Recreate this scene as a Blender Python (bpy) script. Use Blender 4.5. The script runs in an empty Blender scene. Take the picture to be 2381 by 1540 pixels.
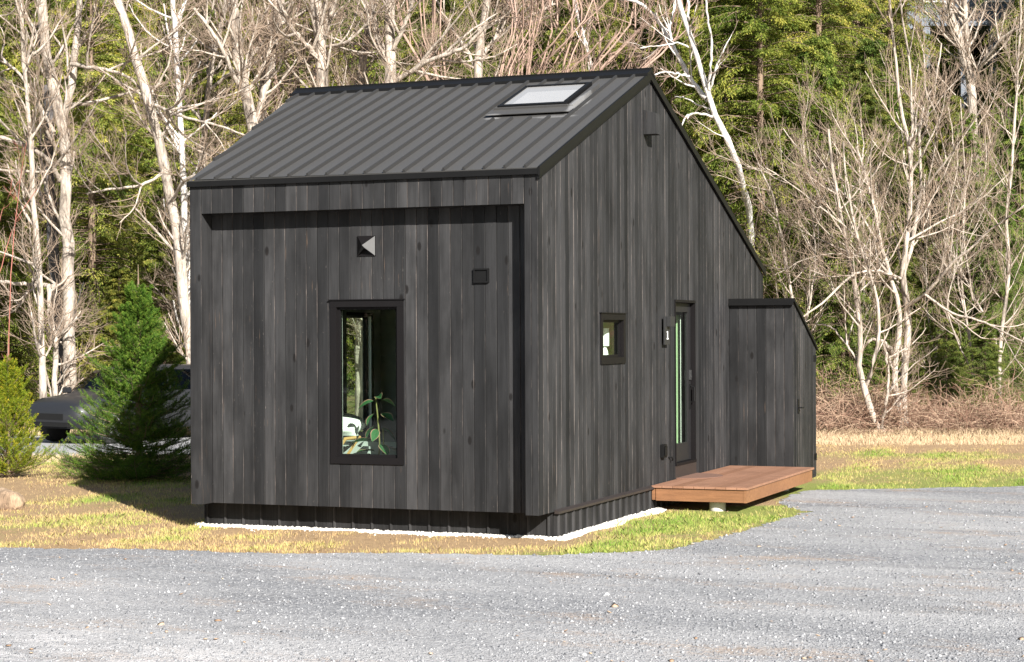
import bpy, math, random
import numpy as np
from mathutils import Vector
from mathutils.geometry import tessellate_polygon
R = math.radians
rng = np.random.default_rng(7)
random.seed(7)
scene = bpy.context.scene
COL = scene.collection

# ------------------------------------------------------------------ camera
CF, CPOS = 4376.35, np.array([6.9624, -18.3315, 2.1861])
YAW, PITCH, ROLL = R(21.597), R(0.0722), R(-0.2514)
FW = np.array([-math.sin(YAW) * math.cos(PITCH), math.cos(YAW) * math.cos(PITCH), math.sin(PITCH)])
_rt = np.array([math.cos(YAW), math.sin(YAW), 0.0]); _up = np.cross(_rt, FW)
RT = _rt * math.cos(ROLL) + _up * math.sin(ROLL)
UP = _up * math.cos(ROLL) - _rt * math.sin(ROLL)
FH = np.array([-math.sin(YAW), math.cos(YAW), 0.0])      # horizontal view direction
RH = _rt

def at(u, v, s):
    """world point seen at (u, v) of the 2381 px wide photo, s metres away along the view axis"""
    return CPOS + (FW + RT * ((u - 1190.5) / CF) - UP * ((v - 770) / CF)) * s

def gp(lat, s, z=0.0):
    p = CPOS + RH * lat + FH * s
    return np.array([p[0], p[1], z])

def latpx(u, s): return (u - 1190.5) / CF * s

cam_d = bpy.data.cameras.new('camera'); cam = bpy.data.objects.new('camera', cam_d); COL.objects.link(cam)
cam_d.sensor_width = 36; cam_d.lens = 36 * CF / 2381; cam_d.clip_end = 1000; cam_d.clip_start = .1
from mathutils import Matrix
M = Matrix(((RT[0], UP[0], -FW[0], CPOS[0]), (RT[1], UP[1], -FW[1], CPOS[1]), (RT[2], UP[2], -FW[2], CPOS[2]), (0, 0, 0, 1)))
cam.matrix_world = M
scene.camera = cam

# ------------------------------------------------------------------ light
SUN_AZ, SUN_EL = R(45.5), R(29)                 # azimuth from -Y towards +X
sv = Vector((math.sin(SUN_AZ) * math.cos(SUN_EL), -math.cos(SUN_AZ) * math.cos(SUN_EL), math.sin(SUN_EL)))
sd = bpy.data.lights.new('sun', 'SUN'); sd.energy = 5.0; sd.angle = R(.5); sd.color = (1, .96, .90)
so = bpy.data.objects.new('sun', sd); COL.objects.link(so); so.rotation_euler = sv.to_track_quat('Z', 'Y').to_euler()
w = bpy.data.worlds.new('World'); scene.world = w; w.use_nodes = True
nt = w.node_tree; bg = nt.nodes['Background']
sk = nt.nodes.new('ShaderNodeTexSky'); sk.sky_type = 'NISHITA'; sk.sun_disc = False
sk.sun_elevation = SUN_EL; sk.sun_rotation = math.atan2(sv.x, sv.y)
nt.links.new(sk.outputs[0], bg.inputs[0]); bg.inputs[1].default_value = .05
scene.view_settings.view_transform = 'Standard'; scene.view_settings.look = 'None'
scene.view_settings.exposure = 1.25; scene.view_settings.gamma = 1

# ------------------------------------------------------------------ materials
class NT:
    def __init__(s, name):
        s.m = bpy.data.materials.new(name); s.m.use_nodes = True; s.t = s.m.node_tree
        s.b = s.t.nodes['Principled BSDF']; s.out = s.t.nodes['Material Output']
        s.b.inputs['Specular IOR Level'].default_value = .35
    def n(s, kind, **kw):
        o = s.t.nodes.new('ShaderNode' + kind)
        for k, v in kw.items(): setattr(o, k, v)
        return o
    def set(s, sock, v):
        if isinstance(v, bpy.types.NodeSocket): s.t.links.new(v, sock)
        elif isinstance(v, (tuple, list)) and len(v) == 3 and sock.type == 'RGBA': sock.default_value = (*v, 1)
        else: sock.default_value = v
    def coord(s, scale=(1, 1, 1), kind='Object', rot=(0, 0, 0)):
        t = s.n('TexCoord'); mp = s.n('Mapping'); mp.inputs['Scale'].default_value = scale; mp.inputs['Rotation'].default_value = rot
        s.t.links.new(t.outputs[kind], mp.inputs[0]); return mp.outputs[0]
    def noise(s, co, scale=1., detail=4., rough=.55, dist=0.):
        o = s.n('TexNoise'); s.set(o.inputs['Vector'], co); o.inputs['Scale'].default_value = scale
        o.inputs['Detail'].default_value = detail; o.inputs['Roughness'].default_value = rough; o.inputs['Distortion'].default_value = dist
        return o.outputs['Fac']
    def vor(s, co, scale=1., feature='F1', out='Distance'):
        o = s.n('TexVoronoi', feature=feature); s.set(o.inputs['Vector'], co); o.inputs['Scale'].default_value = scale
        return o.outputs[out]
    def ramp(s, f, stops, interp='LINEAR'):
        o = s.n('ValToRGB'); s.set(o.inputs[0], f); cr = o.color_ramp; cr.interpolation = interp
        while len(cr.elements) < len(stops): cr.elements.new(.5)
        for e, (p, c) in zip(cr.elements, stops):
            e.position = p; e.color = (*c, 1) if isinstance(c, tuple) else (c, c, c, 1)
        return o.outputs[0]
    def mix(s, f, a, b, mode='MIX'):
        o = s.n('Mix', data_type='RGBA', blend_type=mode); s.set(o.inputs[0], f); s.set(o.inputs[6], a); s.set(o.inputs[7], b)
        return o.outputs[2]
    def math(s, op, a, b=0.):
        o = s.n('Math', operation=op); s.set(o.inputs[0], a); s.set(o.inputs[1], b); return o.outputs[0]
    def attr(s, name, out='Fac'):
        o = s.n('Attribute'); o.attribute_name = name; return o.outputs[out]
    def bump(s, h, strength=.3, dist=.01):
        o = s.n('Bump'); s.set(o.inputs['Height'], h); o.inputs['Strength'].default_value = strength; o.inputs['Distance'].default_value = dist
        s.t.links.new(o.outputs[0], s.b.inputs['Normal']); return o.outputs[0]
    def done(s, col=None, rough=None, metal=None):
        if col is not None: s.set(s.b.inputs['Base Color'], col)
        if rough is not None: s.set(s.b.inputs['Roughness'], rough)
        if metal is not None: s.set(s.b.inputs['Metallic'], metal)
        return s.m

def plain(name, col, rough=.6, metal=0., var=.15, scale=6., spec=.35):
    t = NT(name); t.b.inputs['Specular IOR Level'].default_value = spec; n = t.noise(t.coord(), scale, 5)
    c = t.mix(n, tuple(x * (1 - var) for x in col), tuple(min(1, x * (1 + var)) for x in col))
    return t.done(c, rough, metal)

def charred(name, lo, hi, wear, tint=1.):
    t = NT(name)
    g = t.noise(t.coord((16, 16, .8)), 1, 6, .6, .6)
    f = t.noise(t.coord((120, 120, 3.2)), 1, 4, .6)
    base = t.mix(t.attr('board'), lo, hi)
    k = t.math('ADD', t.math('MULTIPLY', g, .9), t.math('MULTIPLY', f, .5))
    base = t.mix(1., base, t.ramp(k, [(.35, .52), (.62, 1.0), (.95, 1.55)]), 'MULTIPLY')
    blot = t.noise(t.coord((3.5, 3.5, 1.2)), 1, 4)
    base = t.mix(t.ramp(blot, [(.42, 0.), (.70, .7)]), base, tuple(x * .55 for x in lo))
    # knots
    kd = t.vor(t.coord((4.2, 4.2, 2.0)), 1)
    base = t.mix(t.ramp(kd, [(.0, .95), (.085, .8), (.12, 0.)]), base, (.007, .0062, .006))
    # wear streaks where the char rubbed off
    a = t.noise(t.coord((75, 75, 2.0)), 1, 3, .6); b = t.noise(t.coord((2.2, 2.2, .9)), 1, 3)
    wv = t.ramp(t.math('ADD', a, t.math('MULTIPLY', b, .35)), [(.88, 0.), (.96, 1.)])
    base = t.mix(t.math('MULTIPLY', wv, wear), base, (.26, .165, .105))
    a2 = t.noise(t.coord((60, 60, 14)), 1, 3, .7)
    wv2 = t.ramp(t.math('ADD', a2, t.math('MULTIPLY', b, .25)), [(.845, 0.), (.90, 1.)])
    base = t.mix(t.math('MULTIPLY', wv2, .7), base, (.19, .165, .15))
    t.bump(t.math('ADD', g, f), .3, .003)
    t.b.inputs['Specular IOR Level'].default_value = .16
    return t.done(base, .68)

def worn_edge(name):
    t = NT(name)
    a = t.noise(t.coord((6, 6, 2.2)), 1, 5, .7); b = t.attr('board')
    f = t.ramp(t.math('ADD', a, t.math('MULTIPLY', b, .22)), [(.56, 0.), (.70, .35), (.88, 1.)])
    c = t.mix(f, (.013, .0128, .013), (.135, .112, .100))
    return t.done(c, .8)

M_wood = charred('charred_wood', (.0120, .0122, .0129), (.0375, .0370, .0378), .45)
M_edge = worn_edge('worn_board_edge')
M_skirt = charred('plinth_metal', (.010, .010, .0102), (.040, .039, .039), .1)
M_dark = plain('dark_lining', (.004, .004, .004), .8)
M_trim = plain('black_trim', (.008, .008, .0082), .5, 0, .2, 6, .12)
M_frame = plain('bronze_frame', (.0078, .0070, .0074), .5, 0, .12, 3, .12)
M_cap = plain('brown_cap', (.030, .024, .022), .45)
M_greymetal = plain('grey_cover', (.035, .035, .036), .45)
M_galv = plain('pale_hood_metal', (.10, .10, .105), .35)
M_white = plain('white_paint', (.8, .8, .78), .5, 0, .03)
M_int = plain('interior_lining', (.28, .29, .27), .7)
M_intfloor = plain('interior_floor', (.12, .075, .045), .4)

def roof_mat():
    t = NT('standing_seam_metal')
    n = t.noise(t.coord((1.2, .5, .5)), 1, 5); f = t.noise(t.coord((40, 40, 40)), 1, 3)
    c = t.mix(n, (.056, .0550, .0535), (.071, .0692, .0672))
    c = t.mix(t.ramp(f, [(.73, 0.), (.78, .5)]), c, (.3, .3, .3))
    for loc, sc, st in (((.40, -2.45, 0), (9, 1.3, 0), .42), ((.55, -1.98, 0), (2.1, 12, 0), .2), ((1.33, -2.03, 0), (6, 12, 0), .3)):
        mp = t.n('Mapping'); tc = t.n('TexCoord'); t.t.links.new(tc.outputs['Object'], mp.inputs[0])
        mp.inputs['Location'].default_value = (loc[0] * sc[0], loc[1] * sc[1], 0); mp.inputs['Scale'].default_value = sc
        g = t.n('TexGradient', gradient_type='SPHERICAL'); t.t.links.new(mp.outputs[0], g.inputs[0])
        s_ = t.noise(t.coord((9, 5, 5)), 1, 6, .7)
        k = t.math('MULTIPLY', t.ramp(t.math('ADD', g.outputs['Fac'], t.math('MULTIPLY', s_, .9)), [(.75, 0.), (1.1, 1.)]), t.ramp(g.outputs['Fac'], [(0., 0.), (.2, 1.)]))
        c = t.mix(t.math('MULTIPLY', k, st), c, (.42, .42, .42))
    t.bump(t.noise(t.coord((2.5, .6, .6)), 1, 3), .15, .02)
    t.b.inputs['Specular IOR Level'].default_value = .2
    return t.done(c, .5, 0)
M_roof = roof_mat()

def glass_mat(name, tint=(1, 1, 1), ior=1.5, painted_glare=.0):
    m = bpy.data.materials.new(name); m.use_nodes = True; t = m.node_tree; t.nodes.clear()
    o = t.nodes.new('ShaderNodeOutputMaterial'); mx = t.nodes.new('ShaderNodeMixShader')
    fr = t.nodes.new('ShaderNodeFresnel'); ge = t.nodes.new('ShaderNodeNewGeometry'); mr = t.nodes.new('ShaderNodeMapRange')
    mr.inputs['To Min'].default_value = ior; mr.inputs['To Max'].default_value = 1 / ior     # a thin pane: same reflectance from both sides
    t.links.new(ge.outputs['Backfacing'], mr.inputs['Value']); t.links.new(mr.outputs[0], fr.inputs['IOR'])
    tr = t.nodes.new('ShaderNodeBsdfTransparent'); tr.inputs[0].default_value = (*tint, 1)
    gl = t.nodes.new('ShaderNodeBsdfGlossy'); gl.inputs['Roughness'].default_value = .01; gl.inputs[0].default_value = (.95, .97, .95, 1)
    t.links.new(fr.outputs[0], mx.inputs[0]); t.links.new(tr.outputs[0], mx.inputs[1]); t.links.new(gl.outputs[0], mx.inputs[2])
    last = mx.outputs[0]
    if painted_glare:
        df = t.nodes.new('ShaderNodeBsdfDiffuse'); df.inputs[0].default_value = (.7, .7, .7, 1)
        m2 = t.nodes.new('ShaderNodeMixShader'); m2.inputs[0].default_value = painted_glare
        t.links.new(last, m2.inputs[1]); t.links.new(df.outputs[0], m2.inputs[2]); last = m2.outputs[0]
    t.links.new(last, o.inputs[0]); return m
M_glass = glass_mat('window_glass', (.82, .93, .84))
M_skyglass = glass_mat('skylight_glass', (.9, .9, .9), 1.45, .30)  # grey diffuse share paints in the pane's pale sky and sunlit-shaft brightness
M_carglass = glass_mat('car_glass', (.06, .065, .065), 1.35)

def deck_mat(name, a, b):
    t = NT(name)
    g = t.noise(t.coord((3, 30, 30), rot=(0, 0, 0)), 1, 6, .6, .4); n = t.noise(t.coord(), 2.2, 5, .6)
    c = t.mix(t.attr('board'), a, b)
    c = t.mix(1., c, t.ramp(g, [(.3, .72), (.7, 1.18)]), 'MULTIPLY')
    c = t.mix(t.ramp(n, [(.45, 0.), (.8, .5)]), c, tuple(x * .6 for x in a))
    t.bump(g, .3, .003)
    return t.done(c, .62)
M_decktop = deck_mat('deck_boards', (.235, .118, .070), (.31, .165, .106))
M_deckskirt = deck_mat('deck_fascia', (.215, .100, .046), (.25, .122, .058))
M_concrete = plain('pier_concrete', (.55, .52, .47), .85, 0, .12, 14)

def ground_mat():
    t = NT('lawn_soil')
    co = t.coord()
    n1 = t.noise(co, 1.6, 8, .65); n2 = t.noise(co, 11, 6, .7); n3 = t.noise(t.coord((1, 1, 1)), 55, 4, .7)
    straw = t.mix(n2, (.22, .135, .07), (.56, .39, .215))
    straw = t.mix(t.ramp(n1, [(.5, 0.), (.72, .7)]), straw, (.30, .185, .10))
    green = t.mix(n3, (.11, .15, .03), (.36, .40, .09))
    gf = t.math('ADD', t.attr('green'), t.math('MULTIPLY', t.math('SUBTRACT', n2, .5), 1.5))
    c = t.mix(t.ramp(gf, [(.35, 0.), (.65, 1.)]), straw, green)
    litter = t.mix(n2, (.12, .08, .045), (.34, .22, .12))
    litter = t.mix(t.ramp(n1, [(.38, 0.), (.55, .85)]), litter, (.13, .18, .04))
    c = t.mix(t.attr('wood'), c, litter)
    c = t.mix(1., c, t.ramp(n3, [(.3, .6), (.7, 1.25)]), 'MULTIPLY')
    t.bump(t.math('ADD', n3, n2), .7, .04)
    return t.done(c, .95)
M_ground = ground_mat()

def gravel_mat():
    t = NT('grey_gravel')
    co = t.coord()
    w_ = t.noise(co, 4, 3)
    v = t.n('TexVoronoi'); t.set(v.inputs['Vector'], co); v.inputs['Scale'].default_value = 34
    v2 = t.n('TexVoronoi'); t.set(v2.inputs['Vector'], co); v2.inputs['Scale'].default_value = 75
    sep = t.n('SeparateColor'); t.t.links.new(v.outputs['Color'], sep.inputs[0])
    sep2 = t.n('SeparateColor'); t.t.links.new(v2.outputs['Color'], sep2.inputs[0])
    c = t.ramp(sep.outputs[0], [(0, (.145, .148, .158)), (.5, (.24, .244, .256)), (.78, (.335, .34, .35)), (.9, (.43, .428, .427)), (1, (.54, .535, .53))])
    c2 = t.ramp(sep2.outputs[0], [(0, (.15, .152, .165)), (.6, (.26, .263, .278)), (1, (.46, .46, .46))])
    c = t.mix(.45, c, c2)
    big = t.noise(t.coord((.16, .42, 1), rot=(0, 0, .35)), 1, 5, .6)
    c = t.mix(t.ramp(big, [(.40, 0.), (.62, .85)]), c, t.mix(.6, c, (.56, .55, .545)))
    drk = t.noise(t.coord((.22, 1.5, 1), rot=(0, 0, .62)), 1, 5, .6)
    c = t.mix(t.ramp(drk, [(.55, 0.), (.68, .6)]), c, t.mix(1., c, (.62, .62, .625), 'MULTIPLY'))
    # old leaf debris and tan fines
    deb = t.noise(t.coord((.5, 1.2, 1), rot=(0, 0, .2)), 1, 5, .7); fine = t.noise(co, 28, 4, .7)
    k = t.ramp(t.math('ADD', deb, t.math('MULTIPLY', fine, .45)), [(.78, 0.), (.92, .6)])
    c = t.mix(k, c, (.43, .31, .22))
    # pale stone dust worn into the surface at the near left
    mp = t.n('Mapping'); tc = t.n('TexCoord'); t.t.links.new(tc.outputs['Object'], mp.inputs[0])
    mp.inputs['Scale'].default_value = (.36, .55, 0); mp.inputs['Location'].default_value = (.7 * .36, 8.0 * .55, 0)
    gr = t.n('TexGradient', gradient_type='SPHERICAL'); t.t.links.new(mp.outputs[0], gr.inputs[0])
    dn = t.noise(t.coord((1.2, 3, 1)), 1, 6, .65)
    k = t.math('MULTIPLY', t.ramp(gr.outputs['Fac'], [(0., 0.), (.45, 1.)]), t.ramp(dn, [(.36, 0.), (.6, .85)]))
    c = t.mix(k, c, (.60, .585, .58))
    t.bump(t.math('ADD', v.outputs['Distance'], v2.outputs['Distance']), .8, .02)
    return t.done(c, .9)
M_gravel = gravel_mat()

def attr_mat(name, a, b, rough=.9, mid=None, trans=0., objcol=False):
    t = NT(name)
    st = [(0, a), (1, b)] if mid is None else [(0, a), (.5, mid), (1, b)]
    c = t.ramp(t.attr('tint'), st)
    if objcol:
        oi = t.n('ObjectInfo'); c = t.mix(1., c, oi.outputs['Color'], 'MULTIPLY')
    t.set(t.b.inputs['Base Color'], c); t.b.inputs['Roughness'].default_value = rough
    t.b.inputs['Specular IOR Level'].default_value = .2
    if trans:
        tl = t.n('BsdfTranslucent'); t.set(tl.inputs[0], c); mx = t.n('MixShader'); mx.inputs[0].default_value = trans
        t.t.links.new(t.b.outputs[0], mx.inputs[1]); t.t.links.new(tl.outputs[0], mx.inputs[2]); t.t.links.new(mx.outputs[0], t.out.inputs[0])
    return t.m
M_stone = attr_mat('gravel_stone', (.135, .138, .148), (.52, .52, .52), .85, (.255, .26, .272))
M_pebble = attr_mat('white_pebble', (.48, .45, .40), (.78, .76, .71), .7)
M_blade = attr_mat('grass_blade', (.66, .47, .235), (.20, .33, .05), .8, (.54, .52, .16), .25)
M_dry = attr_mat('dry_stalk', (.50, .37, .23), (.66, .52, .34), .9, None, .15)
M_hem = attr_mat('conifer_spray', (.032, .066, .012), (.34, .33, .075), .75, (.135, .180, .034), .30, True)
M_spruce = attr_mat('spruce_needles', (.026, .078, .010), (.25, .30, .045), .7, (.085, .170, .018), .22, True)
M_bramble = attr_mat('bramble_cane', (.19, .105, .075), (.50, .37, .26), .9, (.34, .22, .155))
M_leaf = attr_mat('indoor_leaf', (.02, .06, .025), (.05, .12, .045), .35)

def bark(name, a, b, patch, sc=(5, 5, 1.6)):
    t = NT(name)
    n = t.noise(t.coord(sc), 1, 6, .65, .5); p = t.noise(t.coord((1.5, 1.5, .9)), 1, 4); f = t.noise(t.coord((26, 26, 5)), 1, 4, .7)
    c = t.mix(t.ramp(n, [(.34, 0.), (.50, 1.)]), a, b)
    c = t.mix(t.ramp(p, [(.5, 0.), (.68, .7)]), c, patch)
    ln_ = t.noise(t.coord((3, 3, 20)), 1, 3, .6)
    c = t.mix(t.ramp(ln_, [(.66, 0.), (.72, .6)]), c, tuple(x * .45 for x in a))
    c = t.mix(1., c, t.ramp(f, [(.3, .5), (.6, 1.1)]), 'MULTIPLY')
    t.bump(f, .8, .03)
    return t.done(c, .9)
M_bark = bark('pale_bark', (.15, .122, .10), (.50, .43, .36), (.28, .235, .19))
M_birch = bark('birch_bark', (.50, .46, .42), (.72, .69, .65), (.42, .37, .33), (4, 4, 6))
M_darkbark = bark('dark_bark', (.05, .048, .05), (.11, .105, .108), (.07, .065, .065))
M_brownbark = bark('brown_bark', (.13, .09, .065), (.24, .17, .12), (.10, .07, .05))
M_twig = plain('pale_twig', (.285, .215, .160), .9, 0, .25, 2)
M_twigb = plain('birch_twig', (.34, .25, .20), .9, 0, .25, 2)
M_pinktwig = plain('pink_twig', (.34, .235, .185), .9, 0, .25, 2)
M_redtwig = plain('red_twig', (.34, .13, .10), .8)
M_rock = bark('rock_stone', (.16, .10, .065), (.40, .29, .19), (.11, .065, .045), (5, 5, 5))

# ------------------------------------------------------------------ objects
def link(o, parent=None, loc=None):
    COL.objects.link(o)
    if parent is not None: o.parent = parent
    if loc is not None: o.location = loc
    return o
def tag(o, label=None, cat=None, group=None, kind=None):
    if label: o['label'] = label
    if cat: o['category'] = cat
    if group: o['group'] = group
    if kind: o['kind'] = kind
    return o
def empty(name, loc=(0, 0, 0), rz=0., parent=None):
    o = bpy.data.objects.new(name, None); o.empty_display_size = .2
    link(o, parent, loc); o.rotation_euler.z = rz; return o

class MB:
    def __init__(s): s.v = []; s.f = []; s.m = []; s.a = []
    def poly(s, pts, mi=0, a=.5):
        i = len(s.v); s.v += [tuple(p) for p in pts]; s.f.append(tuple(range(i, i + len(pts)))); s.m.append(mi); s.a.append(a)
    def hexa(s, p, mi=0, a=.5):
        """8 corners: bottom loop 0-3, top loop 4-7"""
        for q in ((3, 2, 1, 0), (4, 5, 6, 7), (0, 1, 5, 4), (1, 2, 6, 5), (2, 3, 7, 6), (3, 0, 4, 7)):
            s.poly([p[k] for k in q], mi, a)
    def box(s, x0, x1, y0, y1, z0, z1, mi=0, a=.5):
        s.hexa([(x0, y0, z0), (x1, y0, z0), (x1, y1, z0), (x0, y1, z0), (x0, y0, z1), (x1, y0, z1), (x1, y1, z1), (x0, y1, z1)], mi, a)
    def tube(s, pts, rad, n=8, mi=0, a=.5, cap=True):
        pts = [Vector(p) for p in pts]
        if not hasattr(rad, '__len__'): rad = [rad] * len(pts)
        rings = []
        for i, p in enumerate(pts):
            d = (pts[min(i + 1, len(pts) - 1)] - pts[max(i - 1, 0)]).normalized()
            u = d.cross(Vector((.13, .31, .94)) if abs(d.z) < .9 else Vector((.95, .2, .1))).normalized(); w_ = d.cross(u)
            rings.append([p + (u * math.cos(2 * math.pi * k / n) + w_ * math.sin(2 * math.pi * k / n)) * rad[i] for k in range(n)])
        for r0, r1 in zip(rings, rings[1:]):
            for k in range(n): s.poly([r0[k], r0[(k + 1) % n], r1[(k + 1) % n], r1[k]], mi, a)
        if cap: s.poly(rings[0][::-1], mi, a); s.poly(rings[-1], mi, a)
    def build(s, name, mats, parent=None, loc=None, smooth=False, bevel=0.):
        me = bpy.data.meshes.new(name); me.from_pydata(s.v, [], s.f)
        mats = mats if isinstance(mats, (list, tuple)) else [mats]
        for m_ in mats: me.materials.append(m_)
        me.polygons.foreach_set('material_index', s.m)
        at_ = me.attributes.new('board', 'FLOAT', 'FACE'); at_.data.foreach_set('value', s.a)
        if smooth or bevel:
            import bmesh
            bm = bmesh.new(); bm.from_mesh(me); bmesh.ops.remove_doubles(bm, verts=bm.verts, dist=1e-5)
            bmesh.ops.recalc_face_normals(bm, faces=bm.faces)
            if bevel: bmesh.ops.bevel(bm, geom=[e for e in bm.edges if len(e.link_faces) == 2 and e.calc_face_angle(0) > .5], offset=bevel, segments=2, affect='EDGES', clamp_overlap=True)
            bm.to_mesh(me); bm.free()
            if smooth: me.shade_smooth()
        me.update()
        return link(bpy.data.objects.new(name, me), parent, loc)

def mesh_np(name, V, F, mats, tint=None, mi=None, smooth=False):
    """V (n,3), F (m,k) arrays; tint per face"""
    me = bpy.data.meshes.new(name); n, m, k = len(V), len(F), F.shape[1]
    me.vertices.add(n); me.vertices.foreach_set('co', np.ascontiguousarray(V, dtype=np.float32).ravel())
    me.loops.add(m * k); me.loops.foreach_set('vertex_index', np.ascontiguousarray(F, dtype=np.int32).ravel())
    me.polygons.add(m); me.polygons.foreach_set('loop_start', np.arange(0, m * k, k, dtype=np.int32))
    for x in (mats if isinstance(mats, (list, tuple)) else [mats]): me.materials.append(x)
    if mi is not None: me.polygons.foreach_set('material_index', np.asarray(mi, dtype=np.int32))
    if tint is not None:
        a = me.attributes.new('tint', 'FLOAT', 'FACE'); a.data.foreach_set('value', np.asarray(tint, dtype=np.float32))
    me.update(calc_edges=True)
    if smooth: me.shade_smooth()
    return me
def obj_np(name, me, parent=None, loc=None): return link(bpy.data.objects.new(name, me), parent, loc)

_ns = np.random.default_rng(3); _K = [(_ns.normal(size=2) * .55 * 2 ** o, _ns.uniform(0, 6.28), .6 ** o) for o in range(5) for _ in range(5)]
def nz(x, y, sc=1.):
    """smooth noise, about -1..1"""
    t = 0
    for k, p, a in _K: t = t + a * np.sin((k[0] * x + k[1] * y) * sc + p)
    return t / 3.2

# ------------------------------------------------------------------ terrain
def slope_start(lat): return 47.5 - 2.5 * np.clip(lat / 12, -1, 1)
def terrain(lat, s):
    d = np.maximum(s - slope_start(lat), 0)
    return .52 * (np.sqrt(d * d + 4) - 2) + np.clip(d / 4, 0, 1) * .5 * nz(lat, s, .5)
def axis(*segs): return np.unique(np.round(np.concatenate([np.arange(a, b, st) for a, b, st in segs]), 4))
LA = axis((-160, -24, 8), (-24, 20, .35), (20, 161, 8)); SA = axis((-60, 12, 4), (12, 44, .35), (44, 100, .9), (100, 261, 10))
LL, SS = np.meshgrid(LA, SA); ZZ = terrain(LL, SS)
V = CPOS[None, :] * np.array([1, 1, 0]) + RH * LL.ravel()[:, None] + FH * SS.ravel()[:, None]; V[:, 2] = ZZ.ravel()
nL, nS = len(LA), len(SA); I = np.arange(nL * nS).reshape(nS, nL)
F = np.stack([I[:-1, :-1].ravel(), I[:-1, 1:].ravel(), I[1:, 1:].ravel(), I[1:, :-1].ravel()], 1)
me = mesh_np('ground', V, F, M_ground, smooth=True)
def greenness(x, y):
    # how much living grass: most along the strip right of the plinth and on the lawn beyond the deck
    g = .28 + .54 * np.exp(-((x - 1.0) ** 2) / 1.0) * (y < 4.8) * (y > -1.2) + .22 * (x > -1.5) * (y > 6.5) + .05 * (x < -3)
    s = (x - CPOS[0]) * FH[0] + (y - CPOS[1]) * FH[1]
    g = g - .6 * np.clip((s - 33.5) / 2, 0, 1)
    return g + .26 * nz(x * .6, y, 1.1)
a = me.attributes.new('green', 'FLOAT', 'POINT'); a.data.foreach_set('value', greenness(V[:, 0], V[:, 1]).astype(np.float32))
a = me.attributes.new('wood', 'FLOAT', 'POINT'); a.data.foreach_set('value', np.clip((SS.ravel() - 38.5) / 1.5 + .3 * nz(LL.ravel(), SS.ravel()), 0, 1).astype(np.float32))
tag(obj_np('ground', me), kind='structure')

# gravel yard
EDGE = [(-60, -16), (-30, -8.2), (-12, -3.95), (-5.07, -2.27), (-3.3, -1.82), (-1.55, -1.43), (-.5, -1.2), (.55, -.89), (1.05, -.48), (1.42, .01), (1.60, 1.1), (1.68, 2.58),
        (1.88, 3.5), (1.96, 4.35), (1.60, 4.72), (1.33, 5.2), (1.30, 6.2), (1.32, 7.2), (2.4, 7.95), (3.9, 8.9), (8, 10.8), (20, 16), (60, 33)]
def dense_edge():
    pts = []
    for (x0, y0), (x1, y1) in zip(EDGE, EDGE[1:]):
        L = math.hypot(x1 - x0, y1 - y0); st = .05 if (abs(x0) < 14 and abs(x1) < 14) else 1.
        n = max(2, int(L / st))
        for k in range(n):
            t = k / n; j = .13 if st < .5 else .2
            x, y = x0 + (x1 - x0) * t, y0 + (y1 - y0) * t
            o = j * (.5 * float(nz(x * 3, y * 3, 1.2)) + .35 * random.uniform(-1, 1) + .9 * float(nz(x, y, .9)))
            pts.append((x - o * (y1 - y0) / L, y + o * (x1 - x0) / L))
    return pts
edge_pts = dense_edge()
poly = edge_pts + [(60, 33), (80, -70), (-80, -70)]
tri = tessellate_polygon([[Vector((x, y, 0)) for x, y in poly]])
mb = MB(); mb.v = [(x, y, .004) for x, y in poly]; mb.f = [tuple(t) for t in tri]; mb.m = [0] * len(tri); mb.a = [.5] * len(tri)
tag(mb.build('gravel_yard', M_gravel), kind='structure')

POLY = np.array(poly)
def in_gravel(x, y):
    inside = np.zeros(x.shape, bool); j = len(POLY) - 1
    for i in range(len(POLY)):
        xi, yi = POLY[i]; xj, yj = POLY[j]
        if (yi > y.min() - 1 or yj > y.min() - 1) and yi != yj:
            c = ((yi > y) != (yj > y)) & (x < (xj - xi) * (y - yi) / (yj - yi) + xi); inside ^= c
        j = i
    return inside

OCT = np.array([(1, 0, 0), (-1, 0, 0), (0, 1, 0), (0, -1, 0), (0, 0, 1), (0, 0, -1)], float)
OCF = np.array([(0, 2, 4), (2, 1, 4), (1, 3, 4), (3, 0, 4), (2, 0, 5), (1, 2, 5), (3, 1, 5), (0, 3, 5)])
ph = (1 + 5 ** .5) / 2
ICO = np.array([(-1, ph, 0), (1, ph, 0), (-1, -ph, 0), (1, -ph, 0), (0, -1, ph), (0, 1, ph), (0, -1, -ph), (0, 1, -ph), (ph, 0, -1), (ph, 0, 1), (-ph, 0, -1), (-ph, 0, 1)]) / math.hypot(1, ph)
ICF = np.array([(0, 11, 5), (0, 5, 1), (0, 1, 7), (0, 7, 10), (0, 10, 11), (1, 5, 9), (5, 11, 4), (11, 10, 2), (10, 7, 6), (7, 1, 8), (3, 9, 4), (3, 4, 2), (3, 2, 6), (3, 6, 8), (3, 8, 9), (4, 9, 5), (2, 4, 11), (6, 2, 10), (8, 6, 7), (9, 8, 1)])
def scatter(P, size, base, faces, flat=.6, jit=.25):
    n, k = len(P), len(base)
    S = base[None] * (1 + rng.uniform(-jit, jit, (n, k, 3))) * size[:, None, None] * np.stack([rng.uniform(.7, 1.3, n), rng.uniform(.7, 1.3, n), rng.uniform(.8, 1.2, n) * flat], 1)[:, None, :]
    a = rng.uniform(0, 6.28, n); c, s = np.cos(a)[:, None], np.sin(a)[:, None]
    tl = rng.normal(0, .35, n)[:, None]
    X, Y, Z = S[..., 0], S[..., 1], S[..., 2] + tl * S[..., 0]
    Vv = np.stack([X * c - Y * s, X * s + Y * c, Z], -1) + P[:, None, :]
    Ff = faces[None] + (np.arange(n) * k)[:, None, None]
    return Vv.reshape(-1, 3), Ff.reshape(-1, 3)
N = 38000
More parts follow.
